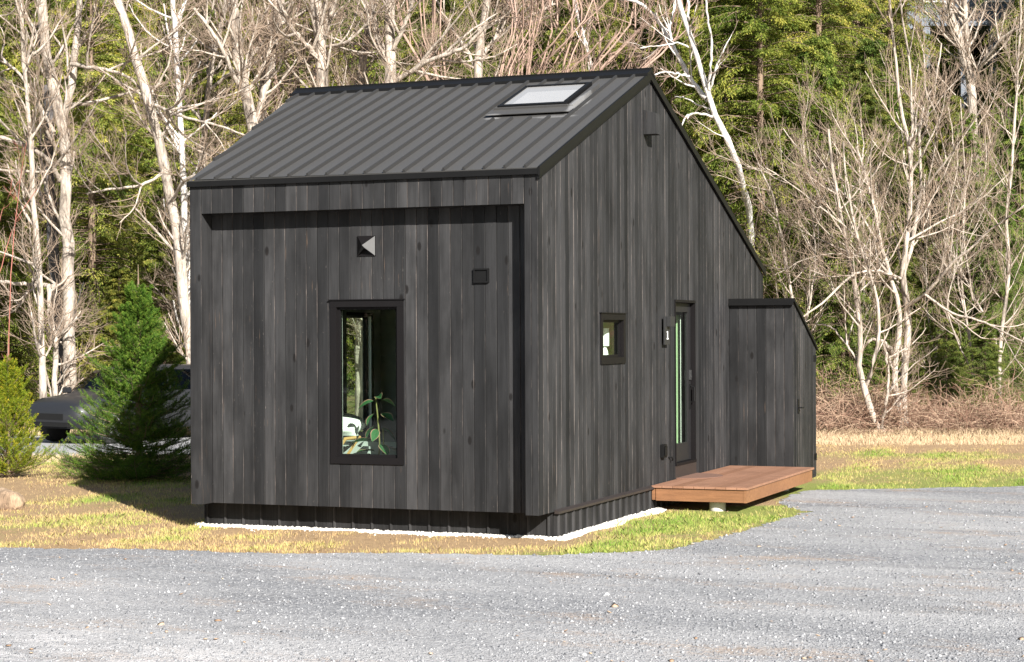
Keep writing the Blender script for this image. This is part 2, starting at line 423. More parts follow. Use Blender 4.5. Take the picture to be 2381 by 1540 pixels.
s_ = 11.4 + 13 * rng.uniform(0, 1, N) ** 1.5; lat = rng.uniform(-.31, .31, N) * s_
x = CPOS[0] + RH[0] * lat + FH[0] * s_; y = CPOS[1] + RH[1] * lat + FH[1] * s_
k = in_gravel(x, y); x, y, s_ = x[k], y[k], s_[k]
size = np.clip(rng.lognormal(math.log(.0075), .40, len(x)), .004, .022)
V, F = scatter(np.stack([x, y, .004 + size * .15], 1), size, OCT, OCF, .75)
tn = np.repeat(np.clip(rng.beta(1.8, 3.2, len(x)) + (rng.uniform(0, 1, len(x)) > .975) * .4, 0, 1), 8)
tag(obj_np('gravel_stones', mesh_np('gravel_stones', V, F, M_stone, tn)), 'loose grey gravel stones spread over the yard', 'gravel', kind='stuff')

n = 480
s_ = 11.6 + 12 * rng.uniform(0, 1, n); lat = rng.uniform(-.3, .32, n) * s_
x = CPOS[0] + RH[0] * lat + FH[0] * s_; y = CPOS[1] + RH[1] * lat + FH[1] * s_
k = (nz(x * 1.1, y * 1.6, 1.2) + rng.normal(0, .25, n) > .15) & ~((x < .3) & (y > .2) & (x > -6)); x, y = x[k], y[k]
V, F = scatter(np.stack([x, y, np.full(len(x), .012)], 1), rng.uniform(.010, .028, len(x)), OCT, OCF, .18, .4)
tag(obj_np('dry_leaves', mesh_np('dry_leaves', V, F, attr_mat('dry_leaf', (.30, .19, .12), (.52, .40, .29), .8), np.repeat(rng.uniform(0, 1, len(x)), 8))), 'scattered small dry leaves on the gravel', 'leaves', kind='stuff')

# driveway behind, left
mb = MB()
L0, L1 = -19, -2.2
for i in range(24):
    a0 = L0 + (L1 - L0) * i / 24; a1 = L0 + (L1 - L0) * (i + 1) / 24
    q = [gp(a0, 34.2 + .15 * math.sin(a0), .006), gp(a1, 34.2 + .15 * math.sin(a1), .006), gp(a1, 40.8, .006), gp(a0, 40.8, .006)]
    mb.poly(q)
tag(mb.build('driveway', plain('driveway_asphalt', (.33, .33, .335), .9, 0, .12, 30)), kind='structure')

# ------------------------------------------------------------------ cabin
cabin = tag(empty('cabin'), 'black charred wood cabin with steep metal roof and recessed front wall', 'cabin')
SL, YE, ZE, YR, YB = .3798, -.03, 3.915, 3.854, 9.6      # roof pitch, eave y, eave z, ridge y, back y
def roofz(y): return ZE + SL * (y - YE) if y <= YR else ZE + SL * (YR - YE) - .392 * (y - YR)
ZR = roofz(YR)
def left_x(y): return -4.184 - .177 * y

def strips(u0, u1, bw, ztop, holes, extra=(), jitter=0.):
    """(s, e, isleft, isright, board no, [(z0,z1)...]) pieces of vertical boards around the holes"""
    n = max(1, int(round((u1 - u0) / bw))); us = [u0 + (u1 - u0) * i / n for i in range(n + 1)]
    for i in range(1, n): us[i] += random.uniform(-jitter, jitter)
    for b in range(n):
        cuts = sorted({us[b], us[b + 1]} | {h for ho in holes for h in ho[:2] if us[b] + .004 < h < us[b + 1] - .004} | {e for e in extra if us[b] + .004 < e < us[b + 1] - .004})
        for s0, e0 in zip(cuts, cuts[1:]):
            mid = (s0 + e0) / 2; iv = [(None, None)]
            for (ua, ub, za, zb) in holes:
                if ua <= mid <= ub:
                    nv = []
                    for lo, hi in iv:
                        nv += [(lo, za), (zb, hi)]
                    iv = nv
            yield s0, e0, s0 == us[b], e0 == us[b + 1], b, iv
def boards(mb, P, u0, u1, zbot, ztop, holes=(), extra=(), bw=.132, gap=.003, ch=.0042, th=.02, jitter=.0, edge=1):
    vals = {}
    for s0, e0, l, r, b, iv in strips(u0, u1, bw, ztop, holes, extra, jitter):
        if b not in vals: vals[b] = (random.betavariate(1.6, 1.6), random.uniform(-.002, .002))
        a, dd = vals[b]
        for lo, hi in iv:
            z0 = lambda u: zbot if lo is None else lo
            z1 = lambda u: ztop(u) if hi is None else hi
            if z1((s0 + e0) / 2) - z0((s0 + e0) / 2) < .005: continue
            sa = s0 + (gap / 2 + ch if l else 0); ea = e0 - (gap / 2 + ch if r else 0)
            mb.poly([P(sa, z0(sa), dd), P(ea, z0(ea), dd), P(ea, z1(ea), dd), P(sa, z1(sa), dd)], 0, a)
            for fl, u_, w_ in ((l, sa, s0 + gap / 2), (r, ea, e0 - gap / 2)):
                if fl:
                    mb.poly([P(u_, z0(u_), dd), P(w_, z0(w_), dd - ch), P(w_, z1(w_), dd - ch), P(u_, z1(u_), dd)], edge, a)
                    mb.poly([P(w_, z0(w_), dd - ch), P(w_, z0(w_), -th), P(w_, z1(w_), -th), P(w_, z1(w_), dd - ch)], 2, a)
            for zf in (z0, z1):
                mb.poly([P(sa, zf(sa), dd), P(ea, zf(ea), dd), P(ea, zf(ea), -th), P(sa, zf(sa), -th)], 0, a)
def sheet(mb, P, u0, u1, zbot, ztop, holes=(), extra=(), d=0., mi=0):
    cuts = sorted({u0, u1} | {h for ho in holes for h in ho[:2]} | set(extra))
    zb_ = zbot if callable(zbot) else (lambda u: zbot)
    for s0, e0 in zip(cuts, cuts[1:]):
        mid = (s0 + e0) / 2; iv = [(None, None)]
        for (ua, ub, za, zb) in holes:
            if ua <= mid <= ub:
                nv = []
                for lo, hi in iv: nv += [(lo, za), (zb, hi)]
                iv = nv
        for lo, hi in iv:
            z0 = (lambda u: zb_(u)) if lo is None else (lambda u: lo)
            z1 = (lambda u: ztop(u)) if hi is None else (lambda u: hi)
            mb.poly([P(s0, z0(s0), d), P(e0, z0(e0), d), P(e0, z1(e0), d), P(s0, z1(s0), d)], mi)
W3 = [M_wood, M_edge, M_dark]
ZB, ZL, RY = .285, 3.542, .225                             # cladding foot, lintel underside, recess depth
WIN = (-2.52, -1.66, .775, 2.545); SWIN = (1.99, 2.86, 1.84, 2.40); DOOR = (4.93, 5.86, .47, 2.60); LWIN = (5.55, 6.95, .50, 2.50)
Pf = lambda u, z, d: (u, -d, z)
Pr = lambda u, z, d: (u, RY - d, z)
Pg = lambda u, z, d: (d, u, z)
Pl = lambda u, z, d: (left_x(u) - d, u, z)

mb = MB()      # front frame: header, two stiles, soffit and reveals of the recess
top = lambda u: 3.86
boards(mb, Pf, -4.034, -.155, ZL, top)
boards(mb, Pf, -4.184, -4.034, ZB, top); boards(mb, Pf, -.155, 0, ZB, top, bw=.08)
mb.poly([(-4.034, .006, ZL), (-.155, .006, ZL), (-.155, RY, ZL), (-4.034, RY, ZL)], 2)
for xx in (-4.034, -.155): mb.poly([(xx, .006, ZB), (xx, RY, ZB), (xx, RY, ZL - .001), (xx, .006, ZL - .001)], 0, .5)
mb.poly([(-4.184, .02, ZB), (-4.034, .02, ZB), (-4.034, RY, ZB), (-4.22, RY, ZB)], 2); mb.poly([(-.155, .02, ZB), (0, .02, ZB), (0, .5, ZB), (-.155, .5, ZB)], 2)
mb.build('front_frame', W3, cabin)
mb = MB()
boards(mb, Pr, -4.034, -.155, ZB, lambda u: ZL, [WIN])
sheet(mb, Pr, -4.034, -.155, ZB, lambda u: ZL, [WIN], d=-.02, mi=2)
mb.poly([(-4.2, RY + .021, ZB + .002), (-.155, RY + .021, ZB + .002), (-.155, .5, ZB + .002), (-4.2, .5, ZB + .002)], 2)
mb.build('front_wall', W3, cabin)
mb = MB()
gt = lambda u: roofz(u) - .07
boards(mb, Pg, 0, YB, ZB, gt, [SWIN, (4.93, 5.86, .2, 2.60)], extra=(YR,), bw=.138, jitter=.012)
sheet(mb, Pg, 0, YB, ZB, gt, [SWIN, DOOR], extra=(YR,), d=-.02, mi=2)
mb.poly([(-.02, YB, ZB), (.0, YB, ZB), (.0, YB, gt(YB)), (-.02, YB, gt(YB))], 0)
mb.build('gable_wall', W3, cabin)
mb = MB()
boards(mb, Pl, 0, YB, ZB, gt, [LWIN], extra=(YR,)); sheet(mb, Pl, 0, YB, ZB, gt, [LWIN], extra=(YR,), d=-.02, mi=2)
mb.build('side_wall', W3, cabin)
mb = MB(); Pb = lambda u, z, d: (u, YB + d, z)
boards(mb, Pb, left_x(YB), 0, ZB, lambda u: gt(YB)); sheet(mb, Pb, left_x(YB), 0, ZB, lambda u: gt(YB), d=-.02, mi=2)
mb.build('rear_wall', W3, cabin)

# interior shell
mb = MB(); ti = .16
sheet(mb, Pr, -4.05, -.03, .47, lambda u: 3.85, [WIN], d=-ti)
sheet(mb, Pg, RY + ti, YB - .1, .47, lambda u: gt(u) - .03, [SWIN, DOOR], extra=(YR,), d=-ti)
sheet(mb, Pl, RY + ti, YB - .1, .47, lambda u: gt(u) - .03, [LWIN], extra=(YR,), d=-ti)
mb.poly([(left_x(7.3), 7.3, .47), (-ti, 7.3, .47), (-ti, 7.3, 4.2), (left_x(7.3), 7.3, 4.2)])
mb.poly([(left_x(.3), .36, .47), (-ti, .36, .47), (-ti, 9.5, .47), (left_x(9.5), 9.5, .47)], 1)
mb.build('interior', [M_int, M_intfloor], cabin)

# plinth of ribbed metal
mb = MB(); XP = -4.285; YP = .486
def seam(mb, P, u0, u1, z0, z1, pitch, h=.022, wd=.03):
    mb.poly([P(u0, z0, 0), P(u1, z0, 0), P(u1, z1, 0), P(u0, z1, 0)], 0, .4)
    n = int((u1 - u0) / pitch)
    for i in range(n + 1):
        u = u0 + .02 + i * pitch
        if u + wd > u1: break
        q = [P(u, z0, -.002), P(u + wd, z0, -.002), P(u + wd * .75, z0, h), P(u + wd * .25, z0, h)]
        t = [P(u, z1, -.002), P(u + wd, z1, -.002), P(u + wd * .75, z1, h), P(u + wd * .25, z1, h)]
        for k in range(1, 4): mb.poly([q[k], q[(k + 1) % 4], t[(k + 1) % 4], t[k]], 0, .95)
        for fu in (.35, .68):
            uu = u + pitch * fu
            if uu < u1: mb.poly([P(uu - .004, z0, .004), P(uu + .004, z0, .004), P(uu + .004, z1, .004), P(uu - .004, z1, .004)], 0, .7)
seam(mb, lambda u, z, d: (u, YP - d, z), XP, .016, -.03, .30, .232)
seam(mb, lambda u, z, d: (.016 + d, u, z), YP, YB, -.03, .262, .232)
seam(mb, lambda u, z, d: (left_x(u) - .02 - d, u, z), YP, YB, -.03, .30, .232)
pl = mb.build('plinth', M_skirt, cabin)
mb = MB(); mb.hexa([(.002, YP - .03, .262), (.055, YP - .03, .262), (.055, 3.95, .262), (.002, 3.95, .262), (.002, YP - .03, .305), (.05, YP - .03, .285), (.05, 3.95, .285), (.002, 3.95, .305)])
mb.build('cap_flashing', M_cap, pl)

# roof
LEN = YR - YE
def Prf(u, t, d): return (u, YE + t - d * .355, ZE + SL * t + d * .935)
SKY = (-1.335, -.555, 2.36, 3.20)                        # skylight opening in x and y
def tb(u): return max(0., (-u - 4.19) / .177 - YE)
mb = MB(); sky_h = [(SKY[0], SKY[1], SKY[2] - YE, SKY[3] - YE)]
sheet(mb, Prf, -4.87, .035, tb, lambda u: LEN, sky_h, extra=(-4.19,))
mb.poly([Prf(-4.19, 0, 0), Prf(.035, 0, 0), Prf(.035, 0, -.02), Prf(-4.19, 0, -.02)])
mb.poly([Prf(-4.19, 0, -.02), Prf(.035, 0, -.02), Prf(.035, .25, -.05), Prf(-4.19, .25, -.05)])
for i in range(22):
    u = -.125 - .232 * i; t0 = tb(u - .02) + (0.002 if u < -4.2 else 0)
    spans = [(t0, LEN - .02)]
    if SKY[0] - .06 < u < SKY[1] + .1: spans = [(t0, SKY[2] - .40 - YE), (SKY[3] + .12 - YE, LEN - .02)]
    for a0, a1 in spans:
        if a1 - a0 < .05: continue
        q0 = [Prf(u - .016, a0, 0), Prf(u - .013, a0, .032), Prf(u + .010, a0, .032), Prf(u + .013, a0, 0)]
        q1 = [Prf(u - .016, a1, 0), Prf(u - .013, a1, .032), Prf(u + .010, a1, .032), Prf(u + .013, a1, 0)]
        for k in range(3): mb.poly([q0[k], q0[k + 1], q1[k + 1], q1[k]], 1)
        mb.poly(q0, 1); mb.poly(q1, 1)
# rear slope
mb.poly([(left_x(YR) - .01, YR, ZR), (.035, YR, ZR), (.035, YB + .03, roofz(YB + .03)), (left_x(YB) - .01, YB + .03, roofz(YB + .03))])
roof = mb.build('roof', [M_roof, plain('shaded_rib_metal', (.034, .0335, .033), .55, 0, .08, 3, .15)], cabin)  # ribs coloured darker than the panels to paint in shade on their sides
mb = MB()      # ridge cap: two lapped wings
for sg, k in ((-1, SL), (1, .392)):
    y0, y1 = YR, YR + sg * .17
    for (ya, yb, h) in ((y0, y1, .038),):
        mb.poly([(-4.90, ya, ZR + h + .012), (.045, ya, ZR + h + .012), (.045, yb, ZR - k * .17 + h), (-4.90 + (.03 if sg < 0 else -.03), yb, ZR - k * .17 + h)])
        mb.poly([(-4.90, yb, ZR - k * .17 + h), (.045, yb, ZR - k * .17 + h), (.045, yb, ZR - k * .17 + .002), (-4.90, yb, ZR - k * .17 + .002)])
        mb.poly([(.045, ya, ZR + h + .012), (.045, yb, ZR - k * .17 + h), (.045, yb, ZR - k * .17), (.045, ya, ZR)])
mb.tube([(-4.9, YR, ZR + .05), (.046, YR, ZR + .05)], .014, 6)
mb.build('ridge_cap', M_trim, roof)
mb = MB()      # rake and eave trims
def rake(mb, ya, yb, x0, x1, h0=.012, h1=-.085):
    mb.hexa([(x0, ya, roofz(ya) + h1), (x1, ya, roofz(ya) + h1), (x1, yb, roofz(yb) + h1), (x0, yb, roofz(yb) + h1),
             (x0, ya, roofz(ya) + h0), (x1, ya, roofz(ya) + h0), (x1, yb, roofz(yb) + h0), (x0, yb, roofz(yb) + h0)])
rake(mb, YE - .012, YR, .018, .040); rake(mb, YR, YB + .03, .018, .040)
mb.hexa([(.004, YE, roofz(YE) - .115), (.03, YE, roofz(YE) - .115), (.03, YR, ZR - .115), (.004, YR, ZR - .115), (.004, YE, roofz(YE) - .087), (.03, YE, roofz(YE) - .087), (.03, YR, ZR - .087), (.004, YR, ZR - .087)])
mb.build('rake_trim', M_trim, roof)
mb = MB(); mb.box(-4.20, .016, YE - .010, YE + .022, ZE - .072, ZE - .012)
mb.build('eave_trim', M_trim, roof)
# skylight
def rbox(mb, u0, u1, t0, t1, d0, d1, mi=0):
    mb.hexa([Prf(u0, t0, d0), Prf(u1, t0, d0), Prf(u1, t1, d0), Prf(u0, t1, d0), Prf(u0, t0, d1), Prf(u1, t0, d1), Prf(u1, t1, d1), Prf(u0, t1, d1)], mi)
s0, s1, t0, t1 = SKY[0], SKY[1], SKY[2] - YE, SKY[3] - YE
mb = MB()
rbox(mb, s0 - .035, s1 + .045, t0 - .06, t0, -.0, .077); rbox(mb, s0 - .035, s1 + .045, t1, t1 + .035, .0, .077)
rbox(mb, s0 - .035, s0, t0, t1, .0, .075); rbox(mb, s1, s1 + .045, t0, t1, .0, .083)
mb2 = MB(); rbox(mb2, s0 - .10, s1 + .17, t0 - .30, t0 - .08, .030, .038); rbox(mb2, s0 - .07, s1 + .08, t0 - .098, t0 - .073, .0, .062); rbox(mb2, s1 + .07, s1 + .13, t0 - .07, t1 + .06, .004, .05)
skyl = mb.build('skylight', M_trim, roof)
mb2.build('flashing', M_roof, skyl)
mb = MB(); mb.poly([Prf(s0, t0, .06), Prf(s1, t0, .06), Prf(s1, t1, .06), Prf(s0, t1, .06)]); mb.build('pane', M_skyglass, skyl)
mb = MB()
for a_, b_ in (((s0, t0), (s1, t0)), ((s1, t0), (s1, t1)), ((s1, t1), (s0, t1)), ((s0, t1), (s0, t0))):
    p0, p1 = Prf(*a_, .0), Prf(*b_, .0); mb.poly([p0, p1, (p1[0], p1[1] + .05, p1[2] - .5), (p0[0], p0[1] + .05, p0[2] - .5)])
cz_ = [Prf(u, t, 0) for u, t in ((s0, t0), (s1, t0), (s1, t1), (s0, t1))]
mb.poly([(p[0], p[1] + .05, p[2] - .5) for p in cz_])
mb.build('light_shaft', plain('shaft_lining', (.24, .24, .245), .7, 0, .2, 3), skyl)

# windows
def window(name, P, h, fr, sash, depth, parent, liner=None, proud=.018):
    ua, ub, za, zb = h; mb = MB()
    def bar(u0, u1, z0, z1, d0, d1, mi=0):
        mb.hexa([P(u0, z0, d0), P(u1, z0, d0), P(u1, z0, d1), P(u0, z0, d1), P(u0, z1, d0), P(u1, z1, d0), P(u1, z1, d1), P(u0, z1, d1)], mi)
    for (f, d0, d1, o) in ((fr, -depth, proud, .012), ):
        bar(ua - o, ub + o, zb - f, zb + o, d0, d1); bar(ua - o, ub + o, za - o, za + f, d0, d1)
        bar(ua - o, ua + f, za + f, zb - f, d0, d1 - .002); bar(ub - f, ub + o, za + f, zb - f, d0, d1 - .002)
    bar(ua - .03, ub + .03, zb + .012, zb + .022, -.01, proud + .014)
    root = mb.build(name, M_frame, parent)
    mb = MB(); a0, a1, b0, b1 = ua + fr, ub - fr, za + fr, zb - fr
    bar(a0, a1, b1 - sash, b1, -depth, -.02); bar(a0, a1, b0, b0 + sash, -depth, -.02)
    bar(a0, a0 + sash, b0 + sash, b1 - sash, -depth, -.022); bar(a1 - sash, a1, b0 + sash, b1 - sash, -depth, -.022)
    mb.build('sash', M_frame, root)
    mb = MB(); mb.poly([P(a0 + sash, b0 + sash, -.045), P(a1 - sash, b0 + sash, -.045), P(a1 - sash, b1 - sash, -.045), P(a0 + sash, b1 - sash, -.045)])
    mb.build('pane', M_glass, root)
    mb = MB(); e = fr + .004
    for (u0, z0, u1, z1) in ((ua + e, za + e, ua + e, zb - e), (ub - e, za + e, ub - e, zb - e), (ua + e, za + e, ub - e, za + e), (ua + e, zb - e, ub - e, zb - e)):
        mb.poly([P(u0, z0, -depth - .002), P(u1, z1, -depth - .002), P(u1, z1, -.13), P(u0, z0, -.13)])
    mb.build('jamb_liner', liner or M_white, root)
    return root
window('window', Pr, WIN, .062, .030, .075, cabin)
window('window', Pg, SWIN, .062, .030, .06, cabin, M_frame)
window('window', Pl, LWIN, .05, .03, .075, cabin)

# door, set back in the gable wall
DR = -.05
def gbar(mb, y0, y1, z0, z1, x0, x1, mi=0): mb.box(x0, x1, y0, y1, z0, z1, mi)
mb = MB(); ya, yb, za, zb = DOOR
gbar(mb, ya, ya + .022, za + .03, zb - .02, -.16, .014); gbar(mb, yb - .022, yb, za + .03, zb - .02, -.16, .014); gbar(mb, ya, yb, zb - .022, zb + .012, -.16, .016)
gbar(mb, ya, yb, za, za + .032, -.16, .022)
mb2 = MB(); d0, d1 = ya + .026, yb - .026; z0, z1 = za + .036, zb - .028
gy0, gy1, gz0, gz1 = d0 + .12, d1 - .12, z0 + .235, z1 - .115
gbar(mb2, d0, gy0, z0, z1, DR - .045, DR); gbar(mb2, gy1, d1, z0, z1, DR - .045, DR); gbar(mb2, gy0, gy1, z0, gz0, DR - .045, DR - .001); gbar(mb2, gy0, gy1, gz1, z1, DR - .045, DR - .001)
door = mb2.build('door', plain('door_paint', (.016, .0155, .0165), .4, 0, .08), cabin)
mb.build('door_frame', M_frame, door)
mb = MB(); mb.poly([(DR - .022, gy0, gz0), (DR - .022, gy1, gz0), (DR - .022, gy1, gz1), (DR - .022, gy0, gz1)]); mb.build('pane', M_glass, door)
mb = MB(); hy = d1 - .055
gbar(mb, hy - .02, hy + .02, 1.17, 1.50, DR + .001, DR + .012); mb.tube([(DR + .01, hy, 1.26), (DR + .065, hy, 1.28), (DR + .065, hy, 1.46), (DR + .01, hy, 1.48)], .011, 8)
mb.build('handle', M_trim, door)
mb = MB(); gbar(mb, hy - .028, hy + .028, 1.56, 1.69, DR + .001, DR + .022); mb.tube([(DR + .02, hy, 1.60), (DR + .03, hy, 1.60)], .018, 10); mb.build('lock', M_greymetal, door)
mb = MB(); gbar(mb, ya - .01, yb + .01, .295, za - .002, .0, .013); mb.build('kick_panel', M_cap, door)

# small fittings on the walls
mb = MB()      # flared exhaust hood: square back plate, four unequal faces to an off-centre apex
hx0, hx1, hz0, hz1 = -2.194, -1.983, 3.042, 3.255
ap = (-2.10, RY - .095, 3.155)
c4 = [(hx0, RY - .012, hz0), (hx1, RY - .012, hz0), (hx1, RY - .012, hz1), (hx0, RY - .012, hz1)]
mb.box(hx0 - .004, hx1 + .004, RY - .012, RY + .004, hz0 - .004, hz1 + .004)
ap2 = (-2.07, RY - .095, 3.125)
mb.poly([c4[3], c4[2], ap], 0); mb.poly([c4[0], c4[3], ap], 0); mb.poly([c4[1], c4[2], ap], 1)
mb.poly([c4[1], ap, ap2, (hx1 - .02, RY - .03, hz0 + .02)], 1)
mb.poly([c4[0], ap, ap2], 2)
hood = mb.build('vent_hood', [M_frame, plain('hood_sunlit_face', (.085, .085, .085), .6), M_dark], cabin)  # right-hand faces painted pale as if sunlit, underside black as if shaded
mb = MB(); a0, a1, b0, b1 = -.815, -.640, 2.728, 2.880
mb.box(a0 + .016, a1 - .016, RY - .014, RY, b0 + .016, b1 - .016)
for q in ((a0, a1, b1 - .016, b1), (a0, a1, b0, b0 + .016)): mb.box(q[0], q[1], RY - .03, RY, q[2], q[3])
for q in ((a0, a0 + .016), (a1 - .016, a1)): mb.box(q[0], q[1], RY - .029, RY, b0 + .016, b1 - .016)
mb.build('vent_cover', M_trim, cabin)
mb = MB(); y0, y1 = 3.64, 3.82
mb.hexa([(.004, y0, 4.612), (.17, y0, 4.612), (.17, y1, 4.612), (.004, y1, 4.612), (.004, y0, 4.91), (.16, y0, 4.865), (.16, y1, 4.865), (.004, y1, 4.91)], 0, .6)
mb.poly([(.165, y0 + .005, 4.610), (.02, y0 + .005, 4.610), (.02, y1 - .005, 4.610), (.165, y1 - .005, 4.610)], 1)
mb.build('wall_light', [M_wood, M_dark], cabin)
mb = MB(); mb.box(.004, .05, 4.28, 4.42, .615, .785); mb.box(.05, .062, 4.295, 4.405, .635, .765)
mb.build('outlet_cover', M_trim, cabin, bevel=.006)
mb = MB(); mb.tube([(.005, 4.63, .60), (.035, 4.66, .605), (.045, 4.69, .58), (.03, 4.70, .555)], .009, 6); mb.build('hose_hook', M_trim, cabin)

# number sign beside the door
sg = tag(empty('house_number_sign', (.0, 4.44, 2.2)), 'black upright number sign reading 1 on the gable wall left of the door', 'sign')
M_sign = plain('sign_plate', (.024, .024, .0245), .5, 0, .06)
mb = MB(); mb.box(.035, .055, -.11, .105, -.165, .19); mb.box(.0, .036, -.03, .03, -.03, .03, 0); mb.build('plate', M_sign, sg, bevel=.002)
mb = MB(); mb.box(.056, .105, -.035, .16, .062, .192); mb.build('light_block', M_sign, sg, bevel=.003)
mb = MB()      # slab-serif numeral
for (y0, y1, z0, z1) in ((-.012, .012, -.085, .005), (-.034, .034, -.098, -.082), (-.030, -.012, -.012, .005)): mb.box(.0555, .058, y0, y1, z0, z1)
mb.build('numeral', plain('numeral_white', (.85, .85, .85), .5, 0, .02), sg)

# lean-to storage closet on the gable
SX, SY0, SY1, SZ0, SZ1 = .921, 7.632, 9.082, 2.615, 1.93
mb = MB()
boards(mb, lambda u, z, d: (u, SY0 - d, z), .0, SX, .08, lambda u: SZ0, bw=.131)
stp = lambda u: SZ0 - (SZ0 - SZ1) * (u - SY0) / (SY1 - SY0)
boards(mb, lambda u, z, d: (SX + d, u, z), SY0, SY1, .06, stp, bw=.131)
boards(mb, lambda u, z, d: (u, SY1 + d, z), .0, SX, .06, lambda u: SZ1, bw=.131)
mb.box(.022, SX - .022, SY0 + .022, SY1 - .022, .05, SZ1 - .02, 2)
mb.box(.022, SX - .022, SY0 + .022, SY0 + .2, SZ1 - .02, SZ0 - .12, 2)
shed = mb.build('storage_closet', W3, cabin)
mb = MB(); boards(mb, lambda u, z, d: (SX + .010 + d, u, z), 7.76, 8.98, .105, lambda u: stp(u) - .09, bw=.129, th=.009)
cd = mb.build('closet_door', W3, shed)
mb = MB(); mb.box(SX + .009, SX + .022, 7.83, 7.90, 1.04, 1.24); mb.tube([(SX + .02, 7.86, 1.12), (SX + .06, 7.86, 1.12), (SX + .065, 7.96, 1.115)], .010, 7); 
hn = mb.build('latch', M_trim, shed)
for z in (1.80, .36):
    mb = MB(); mb.tube([(SX + .022, 8.965, z - .05), (SX + .022, 8.965, z + .05)], .013, 8); mb.box(SX + .009, SX + .016, 8.86, 8.955, z - .045, z + .045); mb.build('hinge', M_trim, shed)
mb = MB()
mb.hexa([(-.0, SY0 - .03, SZ0), (SX + .03, SY0 - .03, SZ0), (SX + .03, SY1 + .04, SZ1 - .02), (.0, SY1 + .04, SZ1 - .02),
         (-.0, SY0 - .03, SZ0 + .045), (SX + .03, SY0 - .03, SZ0 + .045), (SX + .03, SY1 + .04, SZ1 + .025), (.0, SY1 + .04, SZ1 + .025)])
mb.box(.004, SX + .012, SY0 - .045, SY0 - .028, SZ0 - .045, SZ0 + .048); mb.box(.004, SX + .014, SY0 - .062, SY0 - .044, SZ0 - .048, SZ0 - .018)
mb.build('closet_roof', M_trim, shed)

# ------------------------------------------------------------------ deck
deck = tag(empty('deck', (.62, 5.7, 0)), 'low reddish brown wooden deck beneath the glazed cabin door', 'deck')
dx0, dx1, dy0, dy1 = .022 - .62, 1.213 - .62, 3.863 - 5.7, 7.536 - 5.7
mb = MB(); n = 9; bw = (dx1 - dx0 + .02) / n
for i in range(n):
    mb.box(dx0 + i * bw + .0025, dx0 + (i + 1) * bw - .0025, dy0 - .02, dy1, .279, .3065 + random.uniform(-.0008, .0008), 0, random.random())
mb.build('deck_boards', M_decktop, deck)
mb = MB()
mb.box(dx0 + .05, dx1 - .03, dy0, dy0 + .035, .122, .277, 0, .3); mb.box(dx1 - .03, dx1, dy0 - .003, dy1 - .05, .120, .278, 0, .8)
mb.box(dx0, dx0 + .04, dy0, dy1 - .05, .13, .276, 0, .2); mb.box(dx0 + .05, dx1 - .03, dy1 - .09, dy1 - .05, .13, .276, 0, .2)
for k in range(1, 6): mb.box(dx0 + .05, dx1 - .04, dy0 + k * .6, dy0 + k * .6 + .04, .14, .275, 0, .1)
mb.build('fascia', M_deckskirt, deck)
mat = tag(empty('doormat', (.42, 5.42, .308)), 'flat brown half-round mat lying on the deck before the door', 'doormat')
mb = MB(); pts = [(.33 * math.sin(t) - .3, .48 * math.cos(t), .010) for t in np.linspace(0, math.pi, 24)]
pts = [(x_ * 1.5 + .02, y_, z_) for x_, y_, z_ in pts]
mb.poly(pts); lo = [(p[0], p[1], .0) for p in pts]
for i in range(len(pts)): j = (i + 1) % len(pts); mb.poly([lo[i], lo[j], pts[j], pts[i]])
mb.build('mat_pad', plain('mat_fibre', (.155, .085, .06), .95, 0, .3, 60), mat)
for (px_, py_, lab) in ((.80, 4.06, 'short round concrete pier carrying the near deck edge'),):
    mb = MB(); mb.tube([(0, 0, -.03), (0, 0, .02), (0, 0, .10), (0, 0, .12)], [.095, .10, .098, .092], 20)
    tag(mb.build('concrete_pier', M_concrete, None, (px_, py_, 0), smooth=True), lab, 'pier')
mb = MB(); mb.tube([(0, 0, -.03), (0, 0, .12)], .1, 18); tag(mb.build('concrete_pier', M_concrete, None, (.85, 7.2, 0), smooth=True), 'round concrete pier under the far end of the deck by the closet', 'pier')

# white pebble strip
n = 6500
t = rng.uniform(0, 1, n); front = rng.uniform(0, 1, n) < .56
u = np.where(front, -4.42 + 4.6 * t, 0); wv = .82 * (.15 + .07 * np.sin(u * 3.1) + .06 * np.sin(u * 9 + 1)) * (1 + 1.1 * (rng.uniform(0, 1, n) > .96))
yv = YP + .25 + 3.35 * t; wr = (.15 + .05 * np.sin(yv * 4)) * np.clip((4.2 - yv) / .3, .3, 1)
r = rng.uniform(0, 1, n)
X = np.where(front, u, .03 + r * wr); Y = np.where(front, YP - .02 - r * wv + (u < -4.3) * .12 * rng.uniform(0, 1, n), yv)
cn = rng.uniform(0, 1, n) < .05; X = np.where(cn, .02 + rng.uniform(0, .16, n), X); Y = np.where(cn, YP + rng.uniform(-.16, .3, n), Y)
size = rng.uniform(.009, .019, n); Z = size * .3 + .012 * (1 - r) * rng.uniform(0, 1, n)
V, F = scatter(np.stack([X, Y, Z], 1), size, ICO, ICF, .75, .14)
tag(obj_np('pebble_strip', mesh_np('pebble_strip', V, F, M_pebble, np.repeat(rng.uniform(0, 1, n), 20), smooth=True)), 'band of white pebbles round the foot of the cabin plinth', 'pebbles', kind='stuff')

